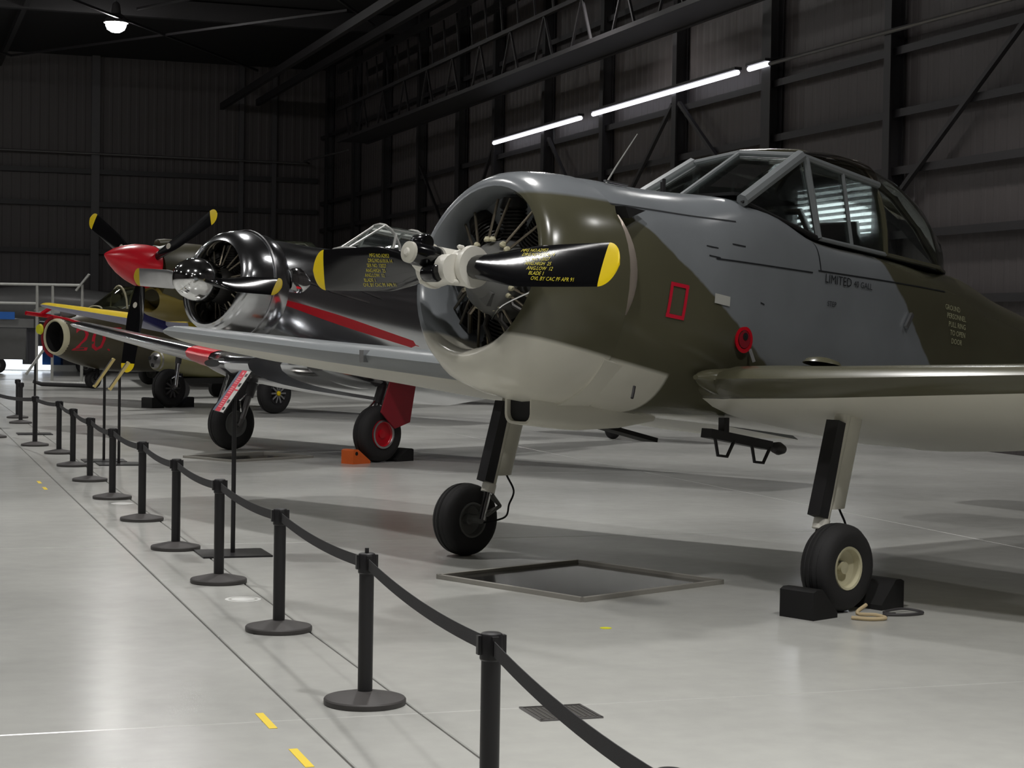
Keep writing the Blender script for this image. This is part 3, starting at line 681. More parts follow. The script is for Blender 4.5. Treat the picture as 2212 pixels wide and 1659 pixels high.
MB().tube([(2.75, -.3, 2.2), (2.70, -.22, 2.5), (2.62, -.1, 2.72)], .02, 8).build('centre_strut', M['seat'], CAN)
# antenna and small fittings
MB().tube([(1.25, 0, 2.50), (1.36, 0, 2.64), (1.55, 0, 2.86)], [.006, .005, .003], 6).build('whip_antenna', M['rail'], WJ)
for yv in (-.10, .08): MB().tube([(1.80+yv, yv, 2.48), (1.80+yv, yv, 2.58)], .012, 8).build('air_probe', M['steel'], WJ)
MB().bar((1.0, -.25, 2.515), (1.2, -.25, 2.50), .02, .01).build('bonnet_catch', M['alud'], WJ, smooth=False)
# markings on the side
for poly in ([(1.20, 1.905), (1.36, 1.885), (1.36, 1.862), (1.20, 1.882)], [(1.165, 1.715), (1.325, 1.695), (1.325, 1.672), (1.165, 1.692)],
             [(1.20, 1.905), (1.225, 1.902), (1.19, 1.69), (1.165, 1.695)], [(1.335, 1.888), (1.36, 1.885), (1.325, 1.672), (1.30, 1.675)]):
    vs, fs = strip_quad(poly); plabel(decal(TW, vs, fs, 'red_outline_marking', M['redm'], WJ), 'side of a red outlined rectangle')
vs, fs = strip_quad([(1.60, 1.845), (1.745, 1.825), (1.74, 1.765), (1.595, 1.785)]); decal(TW, vs, fs, 'white_patch', M['patch'], WJ)
decal_text(TW, 'LIMITED', 2.73, 1.945, .085, .08, 'stencil_text', M['stencil'], WJ); decal_text(TW, '40 GALL', 3.06, 1.925, .06, .08, 'stencil_text', M['stencil'], WJ)
decal_text(TW, 'STEP', 2.76, 1.79, .05, .08, 'stencil_text', M['stencil'], WJ)
for k, tx in enumerate(['GROUND', 'PERSONNEL', 'PULL RING', 'TO OPEN', 'DOOR']): decal_text(TW, tx, 4.30+.02*k, 1.80-.062*k, .055, .10, 'stencil_text', M['pstencil'], WJ)
for x0_, z0_, x1_, z1_ in [(2.66, 2.02, 4.35, 1.925), (.83, 2.36, 1.85, 2.30), (1.62, 2.06, 2.6, 2.005), (2.66, 2.22, 2.66, 2.02)]:
    if x0_ == x1_: q = [(x0_-.005, z0_), (x0_+.005, z0_), (x0_+.035, z1_), (x0_+.025, z1_)]
    else: q = [(x0_, z0_+.004), (x1_, z1_+.004), (x1_, z1_-.005), (x0_, z0_-.005)]
    vs, fs = strip_quad(q, 14); decal(TW, vs, fs, 'panel_joint', M['stencil'], WJ, .003)
for (xv, zv, l_) in [(1.55, 2.14, .10), (1.56, 2.08, .10), (1.78, 2.16, .12), (2.05, 1.8, .04)]:
    vs, fs = strip_quad([(xv, zv), (xv+l_, zv-.012), (xv+l_, zv-.02), (xv, zv-.008)]); decal(TW, vs, fs, 'panel_joint', M['stencil'], WJ, .003)
yv = fus_y(TW, 1.9, 1.55, 0)
rc = MB().lathe([(.075, -.01), (.085, .01), (.06, .012), (.05, -.02), (0, -.03)], (1.9, yv, 1.56), (0, -1, 0), 24, cap=False).build('red_filler_recess', M['red'], WJ)
MB().lathe([(.055, .002), (0, .004)], (1.9, yv-.012, 1.56), (0, -1, 0), 20, cap=False).build('filler_cap', M['redd'], rc)
MB().lathe([(.025, .006), (0, .008)], (1.905, yv-.012, 1.58), (0, -1, 0), 12, cap=False).build('filler_slot', M['mattb'], rc)
MB().bar((3.70, fus_y(TW, 3.72, 1.66, .02), 1.66), (3.78, fus_y(TW, 3.78, 1.75, .02), 1.755), .02, .03).build('grab_handle', M['alud'], WJ, smooth=False)
MB().bar((1.98, -.64, 1.42), (1.96, -.62, 1.50), .012, .02).build('vent_pipe', M['alud'], WJ, smooth=False)

# ================================================================ polished metal trainer (middle)
SL = thing('polished_metal_trainer_aircraft', 'polished bare metal propeller trainer with red fuselage stripe and chrome spinner', 'aircraft', (3.455, 21.675, 0), math.radians(29.72))
SZ = 2.10
cowl(SL, [ring(.75, SZ-.05, .50, .50, .50, 6), ring(.34, SZ-.02, .49, .49, .48, 11), ring(.23, SZ, .485, .485, .475, 12), ring(.19, SZ, .51, .51, .50, 12), ring(.21, SZ, .56, .56, .55, 12), ring(.30, SZ, .61, .61, .60, 11), ring(.45, SZ-.01, .64, .645, .635, 9), ring(.65, SZ-.03, .65, .66, .65, 7), ring(.82, SZ-.06, .65, .66, .65, 6), ring(.84, SZ-.06, .63, .64, .63, 6)], M['alu'])
b = MB(); R_ = []
for k in range(49):
    q = 2*PI*k/48; R_.append([(.60+.65*math.sin(q)*.12+dx, (.652+g)*math.cos(q), SZ-.02+(.652+g)*math.sin(q)) for dx, g in ((-.012, .0), (-.012, .006), (.012, .006), (.012, .0))])
b.loft(R_, False, False); b.build('cowl_band', M['alud'], SL)
TS = [(.7, 1.50, 2.05, 2.62, .55, 2, 2.1), (1.1, 1.40, 2.0, 2.63, .57, 2.1, 2.2), (1.6, 1.28, 1.93, 2.585, .55, 2.2, 2.3), (2.3, 1.18, 1.86, 2.55, .52, 2.3, 2.4), (3.5, 1.05, 1.7, 2.46, .48, 2.2, 2.4), (5, .97, 1.5, 2.15, .38, 2, 2.2), (7, .9, 1.25, 1.6, .2, 2, 2), (8.5, .88, 1.1, 1.3, .05, 2, 2)]
MB().loft([fsection(TS, .7+.15*k) for k in range(53)]).build('fuselage', M['alu'], SL, angle=50)
eng = MB().lathe([(.08, 0), (.14, .05), (.2, .12), (.22, .3), (.2, .4)], (.12, 0, SZ), (math.cos(.2), 0, -math.sin(.2)), 28).build('engine', M['engine'], SL)
for k in range(9):
    a = 2*PI*k/9+PI/2; d = Vector((0, math.cos(a), math.sin(a))); pr = []
    for q in range(7): h = .2+.03*q; pr += [(.07, h), (.09, h+.005), (.09, h+.014), (.07, h+.02)]
    MB().lathe(pr+[(.09, .44), (.07, .48)], (.50, 0, SZ-.04), d, 12).build('cylinder', M['engine'], eng)
    for s_ in (-1, 1):
        a2 = a+s_*.12; d2 = Vector((0, math.cos(a2), math.sin(a2))); MB().tube([Vector((.32, 0, SZ))+d2*.2, Vector((.42, 0, SZ-.02))+d2*.46], .01, 6).build('pushrod_tube', M['rod'], eng)
MB().lathe([(.5, 0), (.5, .02), (0, .02)], (.66, 0, SZ-.05), (1, 0, -.1), 32).build('baffle', M['mattb'], eng)
PR2 = bpy.data.objects.new('propeller', None); COL.objects.link(PR2); PR2.parent = SL; PR2.location = (.08, 0, SZ); PR2.rotation_euler = (0, math.radians(10), 0)
MB().lathe([(.02, -.42), (.09, -.405), (.17, -.35), (.225, -.26), (.25, -.15), (.255, -.02), (.24, .06), (.0, .06)], (0, 0, 0), (1, 0, 0), 36).build('spinner', M['chrome'], PR2)
bl2 = blades(PR2, 1.37, .18, .24, 42, 14, [PI+.05, .05], M['alud'], M['yell2'], .06, .085)
bl2[0].data.materials[0] = M['blackp']
b = MB()
STT = [(.3, 1.0, 1.13, 2.5, .14, 12), (.75, 1.0, 1.13, 2.5, .14, 12), (1.38, 1.35, 1.16, 2.15, .14, 12), (1.45, 1.42, 1.165, 2.1, .14, 12), (3.8, 2.0, 1.36, 1.65, .13, 12), (6.15, 2.55, 1.575, 1.15, .12, 12)]
for sg in (-1, 1):
    w_ = wing(wing_st(sg, STT), 'wing', [M['alu'], M['alu']], SL)
    # red leading edge band, slightly proud of the skin
    bd = []
    for y_ in (1.62, 1.9, 2.3):
        f = (y_-1.45)/(3.8-1.45); xl, zl, c_, = 1.42+.58*f, 1.165+.195*f, 2.1-.45*f; a = math.radians(12); R_ = []
        for c, h in airfoil(12, .145)[6:19]:
            R_.append((xl+(c_*1.0)*(c*math.cos(a)+h*math.sin(a))-.006, sg*y_, zl+c_*(h*math.cos(a)-c*math.sin(a))*1.0+(.004 if h > 0 else -.004)))
        bd.append(R_)
    MB().loft(bd, False, False, closed=False).build('red_leading_edge_band', M['red'], w_)
    # wheel-well nose bulge
    R_ = []
    for k in range(8):
        t_ = k/7; R_.append([(.98+.75*t_, sg*(.95+.42*math.sin(PI*(.12+.5*t_))*math.cos(a)), 1.12-.12*t_+.15*math.sin(PI*(.1+.45*t_))*math.sin(a)) for a in [2*PI*i/18 for i in range(18)]])
    MB().loft(R_).build('wheel_well_fairing', M['alu'], SL)
    MB().box((1.75, sg*.75, 1.0), (.5, .5, .12)).build('wheel_well', M['mattb'], SL, smooth=False)
    # legs
    top, ax_ = Vector((1.95, sg*1.18, 1.12)), Vector((1.63, sg*1.18, .33)); d = ax_-top
    leg = MB().tube([top, top+d*.55], [.065, .06], 14).build('undercarriage_leg', M['steel2'], SL)
    MB().tube([top+d*.5, top+d*.92], .04, 12).build('oleo_piston', M['galv'], leg); MB().tube([top+d*.9, ax_, (ax_.x, sg*1.36, ax_.z)], .035, 12).build('axle', M['galv'], leg)
    MB().tube([top+d*.5+Vector((-.05, 0, 0)), top+d*.62+Vector((-.13, 0, 0)), top+d*.8+Vector((-.05, 0, 0))], .014, 6).build('torque_link', M['chrome'], leg)
    wheel(SL, (1.62, sg*1.34, .335), .336, .24, .17, M['enggrey'] if sg > 0 else M['red'], -1, M['rubber'], flat=.001, dish=.03)
    if sg < 0: MB().lathe([(.168, .10), (.172, .118), (.15, .122), (.145, .11)], (1.62, -1.34, .335), (0, -1, 0), 32, cap=False).build('wheel_rim', M['alud'], SL)
    # gear door outside the leg
    b = MB(); pts = [(1.72, 1.10), (2.12, 1.06), (2.00, .47), (1.75, .40), (1.52, .60)]
    b.loft([[(x, sg*(1.49+dy), z) for x, z in pts] for dy in (0, .02)]); b.build('gear_door', M['redd'] if sg < 0 else M['steel2'], SL, smooth=False)
    MB().tube([(1.74, sg*1.48, 1.1), (1.55, sg*1.48, .62)], .016, 8).build('door_rod', M['chrome'], SL)
# red stripe along the fuselage side
zs = lambda x: 1.90-.215*(x-.72)
up_, lo_ = [], []
for k in range(41):
    x = .72+2.5*k/40; w = .015+.06*math.sin(PI*min(1, (k+2)/26)/2)*(1-.55*k/40) if k < 39 else .004
    up_.append((x, zs(x)+w)); lo_.append((x, zs(x)-w))
decal(TS, up_+lo_, [(k, k+1, 41+k+1, 41+k) for k in range(40)], 'red_stripe', M['red'], SL)
for (xv, zv, l_) in [(1.15, 2.14, .5), (1.55, 2.03, .7), (2.0, 2.08, .5)]:
    vs, fs = strip_quad([(xv, zv+.01), (xv+l_, zv-.12), (xv+l_, zv-.14), (xv, zv-.01)]); decal(TS, vs, fs, 'side_rail', M['chrome'], SL, .012)
# exhaust fairing
R_ = []
for k in range(7):
    t_ = k/6; r_ = .02+.09*math.sin(PI*(.25+.7*t_)); R_.append([(.86+.3*t_, -.60-.5*r_*math.cos(a)-.02, 2.15+1.4*r_*math.sin(a)-.03*t_) for a in [2*PI*i/14 for i in range(14)]])
MB().loft(R_).build('exhaust_fairing', M['chrome'], SL)
# canopy: windscreen and framed hoods
CN = bpy.data.objects.new('canopy', None); COL.objects.link(CN); CN.parent = SL
def hoop(x, w, z0, z1, n=11, lean=0): return [(x+lean*math.sin(PI*k/(n-1)), w*math.cos(PI*k/(n-1))*(1-.18*math.sin(PI*k/(n-1))), z0+(z1-z0)*math.sin(PI*k/(n-1))**.75) for k in range(n)]
H = [hoop(2.32, .30, 2.53, 2.60), hoop(2.92, .40, 2.46, 2.92), hoop(3.50, .41, 2.42, 2.87), hoop(4.4, .38, 2.33, 2.80), hoop(5.2, .28, 2.15, 2.5)]
for i in range(4): MB().loft([H[i], H[i+1]], False, False, closed=False).build('pane', G1, CN)
for i in range(5): MB().tube(H[i], .02 if i else .015, 8).build('hoop_frame', M['rail'], CN)
for k in (0, 4, 6, 10): MB().tube([h[k] for h in H[0:2]], .014, 8).build('windscreen_frame', M['rail'], CN)
for k in (0, 10, 3, 7): MB().tube([h[k] for h in H[1:]], .012, 8).build('hood_rail', M['rail'], CN)
MB().tube([(2.62, -.385, 2.47), (2.80, -.38, 2.62), (2.89, -.33, 2.78)], .018, 8).build('windscreen_strut', M['rail'], CN)
wing([(0, 7.2, 1.4, 1.1, .1, 4), (1.9, 7.5, 1.42, .6, .09, 4)], 'tailplane', [M['alu'], M['alu']], SL); wing([(0, 7.2, 1.4, 1.1, .1, 4), (-1.9, 7.5, 1.42, .6, .09, 4)], 'tailplane', [M['alu'], M['alu']], SL)
b = MB(); b.loft([[(x, .05*s_, z) for x, s_ in ((xa, 0), (xa+.3, 1), (xb, 0), (xa+.3, -1))] for xa, xb, z in ((7.0, 8.5, 1.3), (7.4, 8.6, 1.9), (7.9, 8.5, 2.5), (8.1, 8.3, 2.6))]); b.build('tail_fin', M['alu'], SL)
wheel(SL, (7.8, 0, .16), .16, .11, .07, M['enggrey'], -1, M['rubber'], flat=.001); MB().tube([(7.8, 0, .16), (7.7, 0, .95)], .04, 10).build('tail_wheel_leg', M['steel2'], SL)

# ================================================================ red-nosed fighter (behind)
P4 = thing('red_nosed_fighter_aircraft', 'olive fighter with pointed red spinner and three yellow-tipped black blades', 'aircraft', (-6.55*.9473+33.1*.3203, 6.55*.3203+33.1*.9473, 0), math.radians(52-18.68))
PZ = 2.62
PR3 = bpy.data.objects.new('propeller', None); COL.objects.link(PR3); PR3.parent = P4; PR3.location = (-.08, 0, PZ); PR3.rotation_euler = (0, math.radians(11), 0)
MB().lathe([(.012, -.90), (.05, -.86), (.16, -.70), (.26, -.5), (.335, -.28), (.38, -.05), (.39, .1), (.36, .14), (0, .14)], (0, 0, 0), (1, 0, 0), 36).build('spinner', M['red'], PR3)
b3 = blades(PR3, 1.93, .28, .34, 24, 6, [math.radians(28.5), math.radians(180-28.5), math.radians(270)], M['blackp'], M['yellow'], .07, .085)
for bl, a in zip(b3, (28.5, 180-28.5, 270)):
    a = math.radians(a); MB().lathe([(.055, 0), (.05, .006), (0, .007)], (-.05, .72*math.cos(a), .72*math.sin(a)), (-1, 0, 0), 16).build('maker_emblem', M['offw'], bl)
TP = [(.12, 2.0, 2.5, 2.99, .38, 2, 2.2), (.5, 1.78, 2.4, 3.06, .46, 2.1, 2.4), (1.3, 1.6, 2.3, 3.06, .50, 2.2, 2.4), (2.6, 1.45, 2.15, 2.98, .50, 2.2, 2.3), (4, 1.35, 1.95, 2.8, .46, 2, 2.2), (6, 1.25, 1.7, 2.3, .32, 2, 2), (9, 1.2, 1.4, 1.7, .06, 2, 2)]
mat('mustard olive fighter paint', srgb(112, 98, 40), .4, var=.1)
MB().loft([fsection(TP, .12+.16*k) for k in range(56)]).build('fuselage', mat('dark olive fighter paint', srgb(62, 58, 36), .4, var=.15), P4, angle=50)
b = MB(); R_ = [[(x, hw*math.cos(a), zc+hz*math.sin(a)) for a in [2*PI*i/24 for i in range(24)]] for x, hw, hz, zc in ((.45, .22, .16, 2.02), (.08, .26, .20, 2.02), (.05, .29, .23, 2.02), (.12, .33, .27, 2.0), (.5, .4, .34, 1.98), (1.2, .38, .3, 1.95), (1.9, .2, .15, 1.8))]
ci = b.loft(R_, False, True).build('chin_intake', MATS['mustard olive fighter paint'], P4)
MB().add(R_[0], [tuple(range(24))]).build('radiator_core', M['mattb'], ci, smooth=False)
for k in range(6): MB().tube([(1.0+.16*k, -.46, 2.55), (1.06+.16*k, -.56, 2.52)], .035, 8).build('exhaust_stub', M['engine'], P4)
MB().lathe([(.05, 0), (.09, .03), (.10, .2), (.08, .5)], (.2, 0, 3.02), (1, 0, .05), 16).build('carburettor_intake', MATS['dark olive fighter paint'], P4)
PWT = [(.3, 1.25, 1.62, 2.6, .14, 11), (1.9, 1.45, 1.665, 2.35, .13, 11), (5.55, 2.0, 1.955, 1.3, .11, 11)]
for sg in (-1, 1):
    w_ = wing(wing_st(sg, PWT), 'wing', [M['yell2'], M['lilac']], P4, wrap=0)
    R_ = [[(x, sg*1.2+r*math.cos(a), zc+r*math.sin(a)) for a in [2*PI*i/18 for i in range(18)]] for x, r, zc in ((1.1, .08, 1.80), (.82, .11, 1.83), (.78, .13, 1.83), (.9, .15, 1.81), (1.3, .2, 1.72), (1.9, .2, 1.55), (2.6, .1, 1.38))]
    gf = MB().loft(R_, False, True).build('gear_knuckle_fairing', M['navy'], P4); MB().add(R_[0], [tuple(range(18))]).build('fairing_opening', M['mattb'], gf, smooth=False)
    top, ax_ = Vector((1.98, sg*1.25, 1.5)), Vector((1.80, sg*1.25, .40)); d = ax_-top
    leg = MB().tube([top, top+d*.6], .06, 12).build('undercarriage_leg', M['steel2'], P4); MB().tube([top+d*.5, ax_], .045, 12).build('oleo_piston', M['chrome'], leg); MB().tube([ax_, (ax_.x, sg*1.46, ax_.z)], .04, 10).build('axle', M['galv'], leg)
    MB().tube([top+d*.85+Vector((-.12, 0, 0)), top+d*.8, top+d*.85+Vector((.12, 0, .03))], .015, 6).build('torque_link', M['chrome'], leg)
    wheel(P4, (1.80, sg*1.42, .37), .37, .25, .21, M['steel'], -1, M['rubber'], flat=.001, dish=.04, spokes=10, nose=M['yellow'] if sg < 0 else M['steel2'], ring_mat=M['alud'] if sg < 0 else M['steel2'])
MB().loft([hoop(2.7, .3, 2.85, 2.9), hoop(3.2, .36, 2.75, 3.25), hoop(4.1, .36, 2.65, 3.25), hoop(4.9, .28, 2.5, 2.75)], False, False, closed=False).build('canopy', G3, P4)
wing([(0, 7.6, 1.7, 1.3, .1, 4), (1.9, 7.9, 1.72, .7, .09, 4)], 'tailplane', [M['olive'], M['lilac']], P4); wing([(0, 7.6, 1.7, 1.3, .1, 4), (-1.9, 7.9, 1.72, .7, .09, 4)], 'tailplane', [M['olive'], M['lilac']], P4)
b = MB(); b.loft([[(x, .05*s_, z) for x, s_ in ((xa, 0), (xa+.3, 1), (xb, 0), (xa+.3, -1))] for xa, xb, z in ((7.4, 9.0, 1.7), (7.8, 9.1, 2.3), (8.3, 9.0, 2.9))]); b.build('tail_fin', M['olive'], P4)
wheel(P4, (8.3, 0, .15), .15, .1, .06, M['enggrey'], -1, M['rubber'], flat=.001); MB().tube([(8.3, 0, .15), (8.25, 0, 1.25)], .04, 8).build('tail_wheel_leg', M['steel2'], P4)

# ================================================================ jet with the red number
JT = thing('numbered_jet_aircraft', 'dark olive jet with pale ringed nose intake and red number on its side', 'aircraft', (-10.9*.9473+44*.3203, 10.9*.3203+44*.9473, 0), math.radians(50-18.68))
TJ = [(.10, .80, 1.24, 1.69, .44, 2, 2), (.6, .62, 1.24, 1.85, .56, 2, 2), (1.4, .45, 1.25, 1.98, .68, 2, 2), (3, .4, 1.3, 2.05, .74, 2, 2), (6, .5, 1.35, 2.05, .7, 2, 2), (9, .8, 1.4, 1.95, .45, 2, 2)]
MB().loft([fsection(TJ, .10+.2*k) for k in range(45)], False, True).build('fuselage', M['jetolive'], JT)
ri = MB().loft([[(x, r*math.cos(a), 1.245+r*math.sin(a)) for a in [2*PI*i/36 for i in range(36)]] for x, r in ((.03, .365), (.0, .375), (-.01, .40), (.03, .43), (.13, .45))], False, False).build('intake_ring', M['cream'], JT)
MB().loft([[(x, r*math.cos(a), 1.245+r*math.sin(a)) for a in [2*PI*i/36 for i in range(36)]] for x, r in ((.03, .366), (.4, .33), (.45, .01))], False, True).build('intake_duct', M['mattb'], JT)
b = MB(); R_ = []
for k in range(19):
    a = math.radians(-80+160*k/18); R_.append([(-.01+dx, r*math.cos(a), 1.245+r*math.sin(a)) for dx, r in ((0, .43), (.05, .43), (.05, .50), (0, .50))])
b.loft(R_); b.build('red_intake_cover', M['redd'], JT)
MB().tube([(-.55, .35, 1.80), (0, .28, 1.74), (.2, -.2, 1.66), (.55, -.55, 1.52)], .05, 8).build('pitot_cover', M['red'], JT)
MB().bar((-.15, .30, 1.78), (.1, .30, 1.92), .14, .05).build('cover_streamer', M['red'], JT, smooth=False)
MB().lathe([(.13, 0), (.11, .05), (0, .07)], (-.03, .5, 1.42), (-1, 0, 0), 16).build('yellow_tag', M['ydot'], JT)
decal_text(TJ, '207', .20, .93, .82, .0, 'red_number', M['redm'], JT, shear=.12)
MB().loft([hoop(1.15, .25, 1.93, 1.97), hoop(1.9, .33, 1.95, 2.5), hoop(2.5, .33, 2.0, 2.5), hoop(3.4, .2, 2.0, 2.1)], False, False, closed=False).build('canopy', G3, JT)
for h_ in (hoop(1.2, .25, 1.93, 2.0), hoop(1.9, .335, 1.95, 2.51), hoop(2.5, .335, 2.0, 2.51)): MB().tube(h_, .025, 6).build('canopy_frame', M['cream'], JT)
MB().lathe([(.0, 0), (.16, .08), (.2, .3), (.12, .6), (0, .7)], (.2, .0, 1.78), (1, 0, .05), 16).build('nose_hump', M['greyjet'], JT)
for sg in (-1, 1):
    wing([(sg*.6, 3.0, 1.35, 2.6, .1, 2), (sg*4.8, 6.0, 1.25, 1.4, .09, 2)], 'wing', [M['jetolive'], M['greyjet']], JT)
    wheel(JT, (4.4, sg*1.9, .33), .33, .2, .16, M['enggrey'], -1, M['rubber'], flat=.001); MB().tube([(4.4, sg*1.78, .33), (4.5, sg*1.75, 1.25)], .06, 8).build('undercarriage_leg', M['steel2'], JT)
wheel(JT, (1.15, 0, .22), .22, .16, .1, M['enggrey'], -1, M['rubber'], flat=.001); MB().tube([(1.15, -.1, .22), (1.3, 0, .6)], .05, 8).build('nose_leg', M['mattb'], JT)
b = MB(); b.loft([[(x, .06*s_, z) for x, s_ in ((xa, 0), (xa+.5, 1), (xb, 0), (xa+.5, -1))] for xa, xb, z in ((6.6, 9.2, 1.9), (8.2, 10.0, 3.4))]); b.build('tail_fin', M['jetolive'], JT)
# tow bar on the floor beside the jet's nose wheel
def cb(u, Y): return (u*.9473+Y*.3203, -u*.3203+Y*.9473)
a_, c_ = cb(-11.9, 46.0), cb(-10.2, 45.2)
tag(MB().tube([(a_[0], a_[1], .12), (a_[0]+.2, a_[1]-.05, .05), (c_[0], c_[1], .05)], .05, 8).build('tow_bar', M['steel']), 'dark tow bar lying on the floor before the numbered jet', 'tow bar')
# olive gun pod on a low trolley behind the fighter
px_, py_ = cb(-7.6, 39.2)
t = thing('gun_pod', 'olive pod with three-holed metal nose on low dark trolley', 'pod', (px_, py_, 0), math.radians(33))
MB().lathe([(.10, 0), (.20, .06), (.25, .3), (.33, .7), (.36, 1.4), (.34, 2.2), (.2, 2.9)], (0, 0, .82), (1, 0, -.05), 24).build('shell', mat('pale olive pod paint', srgb(110, 106, 72), .45), t)
ns = MB().lathe([(.05, -.03), (.12, -.02), (.205, .08), (.24, .27)], (0, 0, .82), (1, 0, -.05), 24).build('nose_plate', M['galv'], t)
for k in range(3):
    a = 2*PI*k/3+.5; MB().lathe([(.045, 0), (.045, .05)], (-.035, .10*math.cos(a), .82+.10*math.sin(a)), (1, 0, 0), 12).build('muzzle_hole', M['mattb'], ns)
MB().box((1.3, 0, .38), (2.2, .5, .12)).build('trolley', M['mattb'], t, smooth=False)
for xx in (.5, 2.1):
    for yy_ in (-.32, .32): MB().lathe([(.05, -.05), (.2, -.05), (.2, .05), (.05, .05)], (xx, yy_, .2), (0, 1, 0), 18).build('trolley_wheel', M['rubber'], t)
    MB().box((xx+.1, 0, .46), (.1, .4, .16)).build('cradle', M['mattb'], t, smooth=False)

# ================================================================ far left: grey jet, viewing platform, lit cases
gx, gy = cb(-14.6, 57.0)
t = thing('grey_jet_aircraft', 'long grey jet fuselage beyond the pale railing', 'aircraft', (gx, gy, 0), math.radians(-4))
TG = [(-2.4, 2.0, 2.1, 2.2, .05, 2, 2), (-1.8, 1.85, 2.15, 2.5, .3, 2, 2), (0, 1.6, 2.15, 2.7, .55, 2, 2), (2, 1.6, 2.1, 2.55, .5, 2, 2), (4, 1.75, 2.0, 2.2, .2, 2, 2), (4.6, 1.9, 2.0, 2.1, .05, 2, 2)]
MB().loft([fsection(TG, -2.4+.2*k, 24) for k in range(36)]).build('fuselage', M['greyjet'], t)
wing([(-.3, -.2, 1.95, 2.4, .12, 3), (-3.4, .6, 1.9, 1.4, .1, 3)], 'wing', [M['offw'], M['greyjet']], t)
wing([(.3, -.2, 1.95, 2.4, .12, 3), (3.4, .6, 1.9, 1.4, .1, 3)], 'wing', [M['offw'], M['greyjet']], t)
for xx, yy_ in ((-1.2, 0), (1.4, -1.0), (1.4, 1.0)): MB().tube([(xx, yy_, 0.2), (xx, yy_*.8, 1.85)], .06, 8).build('undercarriage_leg', M['steel2'], t); wheel(t, (xx, yy_+.02, .25), .25, .16, .1, M['enggrey'], -1, M['rubber'], flat=.001)
rx, ry = cb(-12.85, 50.0)
t = thing('viewing_platform', 'pale railed platform on legs at the far end of the hall', 'platform', (rx, ry, 0), -HEAD)
for zz in (2.60, 2.09): MB().tube([(-4.5, 0, zz), (1.25 if zz > 2.5 else -.02, 0, zz)], .035, 8).build('rail', M['rail'], t)
for xx in (-4.4, -2.9, -1.45, 0, .42, 1.22): MB().tube([(xx, 0, 0), (xx, 0, 2.6)], .04, 8).build('post', M['rail'], t)
MB().bar((1.05, 0, 2.45), (1.40, 0, 2.90), .12, .05).build('brace_plate', M['rail'], t, smooth=False)
MB().box((-2.35, .35, 1.55), (4.5, .6, .24)).build('deck', M['greyjet'], t, smooth=False)
MB().box((-2.8, 0.0, 1.75), (4.4, .03, .20)).build('blue_panel', M['blue'], t, smooth=False)
MB().box((-2.2, .8, .98), (3.4, .1, 0.86)).build('side_panel', M['greyjet'], t, smooth=False)
bx_, by_ = cb(-16.35, 60.5)
t = thing('display_case', 'brightly lit white display case standing on the floor by the back wall', 'display case', (bx_, by_, 0), -HEAD)
MB().box((0, 0, .1), (4.4, .6, .2)).build('plinth', M['wdot'], t, smooth=False)
MB().box((-.05, -.1, .55), (.75, .3, .7)).build('lit_panel', M['case'], t, smooth=False)
MB().box((.05, -.31, .12), (2.6, .02, .16)).build('lit_plinth_edge', M['case'], t, smooth=False)
MB().box((.95, -.1, .5), (.18, .2, .6)).build('lit_panel', M['case'], t, smooth=False)
MB().box((1.35, -.1, .5), (.6, .3, .6)).build('blue_panel', M['blue'], t, smooth=False)
MB().box((-1.3, -.1, .55), (1.4, .3, .7)).build('grey_panel', M['greyjet'], t, smooth=False)

# ================================================================ barrier posts
POSTS = [(1.63, 3.70), (1.815, 5.53), (1.936, 7.61), (1.96, 9.555), (1.963, 11.43), (1.956, 13.19), (1.974, 15.17), (1.956, 17.10), (1.954, 19.04), (1.97, 21.03), (1.993, 23.05), (1.82, 24.54), (2.0, 29.95), (2.06, 31.6)]
EXTRA = [(1.40, 26.3)]
proto = thing('barrier_post', 'black belt barrier post in the row guarding the aircraft', 'barrier post', (0, 0, 0), 0, 'belt barrier posts along the aircraft')
MB().lathe([(0, .0), (.172, .0), (.175, .006), (.175, .022), (.170, .028), (.06, .052), (.04, .056), (0, .056)], n=48).build('base', M['basec'], proto, angle=35)
MB().lathe([(.0315, .05), (.0315, .575)], n=28).build('pole', M['black'], proto, angle=30)
hd = MB().lathe([(.033, .555), (.037, .56), (.038, .632), (.034, .64), (.028, .643), (0, .643)], n=28).build('head', M['black'], proto, angle=30)
for k in range(4):
    a = PI/2*k; MB().box((.041*math.cos(a), .041*math.sin(a), .605), (.012, .022, .06), Matrix.Rotation(a, 3, 'Z')).build('belt_clip', M['black'], hd, smooth=False)
posts = []
ALLP = POSTS+EXTRA
for i, p in enumerate(ALLP):
    o = proto if i == 0 else copy_tree(proto)
    o.location = (p[0], p[1], 0); posts.append(o)
FAR = 'black belt barrier post in the far row beyond the red information board'
PL = {0: 'black belt barrier post at the row end showing only its head', 1: 'black belt barrier post between the floor drain and the row end',
      2: 'black belt barrier post with a small pin standing on its head', 3: 'black belt barrier post between the pinned post and the round white sticker',
      4: 'black belt barrier post between the round white sticker and the red information board', 5: 'black belt barrier post next past the red information board base'}
for i, o in enumerate(posts): o['label'] = PL.get(i, FAR)
MB().tube([(0, 0, .643), (0, 0, .664)], .009, 8).build('pin', M['black'], posts[2])
def belt(i, j):
    p, q = ALLP[i], ALLP[j]; d = Vector((q[0]-p[0], q[1]-p[1], 0)); L = d.length; n_ = 14; R_ = []; nrm = Vector((-d.y, d.x, 0))/L*.0015
    for k in range(n_+1):
        t_ = .02+.96*k/n_; c_ = d*t_; z = .600-.030*4*t_*(1-t_)*(L/2)
        R_.append([c_+nrm+Vector((0, 0, z-.024)), c_+nrm+Vector((0, 0, z+.024)), c_-nrm+Vector((0, 0, z+.024)), c_-nrm+Vector((0, 0, z-.024))])
    MB().loft(R_).build('belt', M['belt'], posts[i], angle=60)
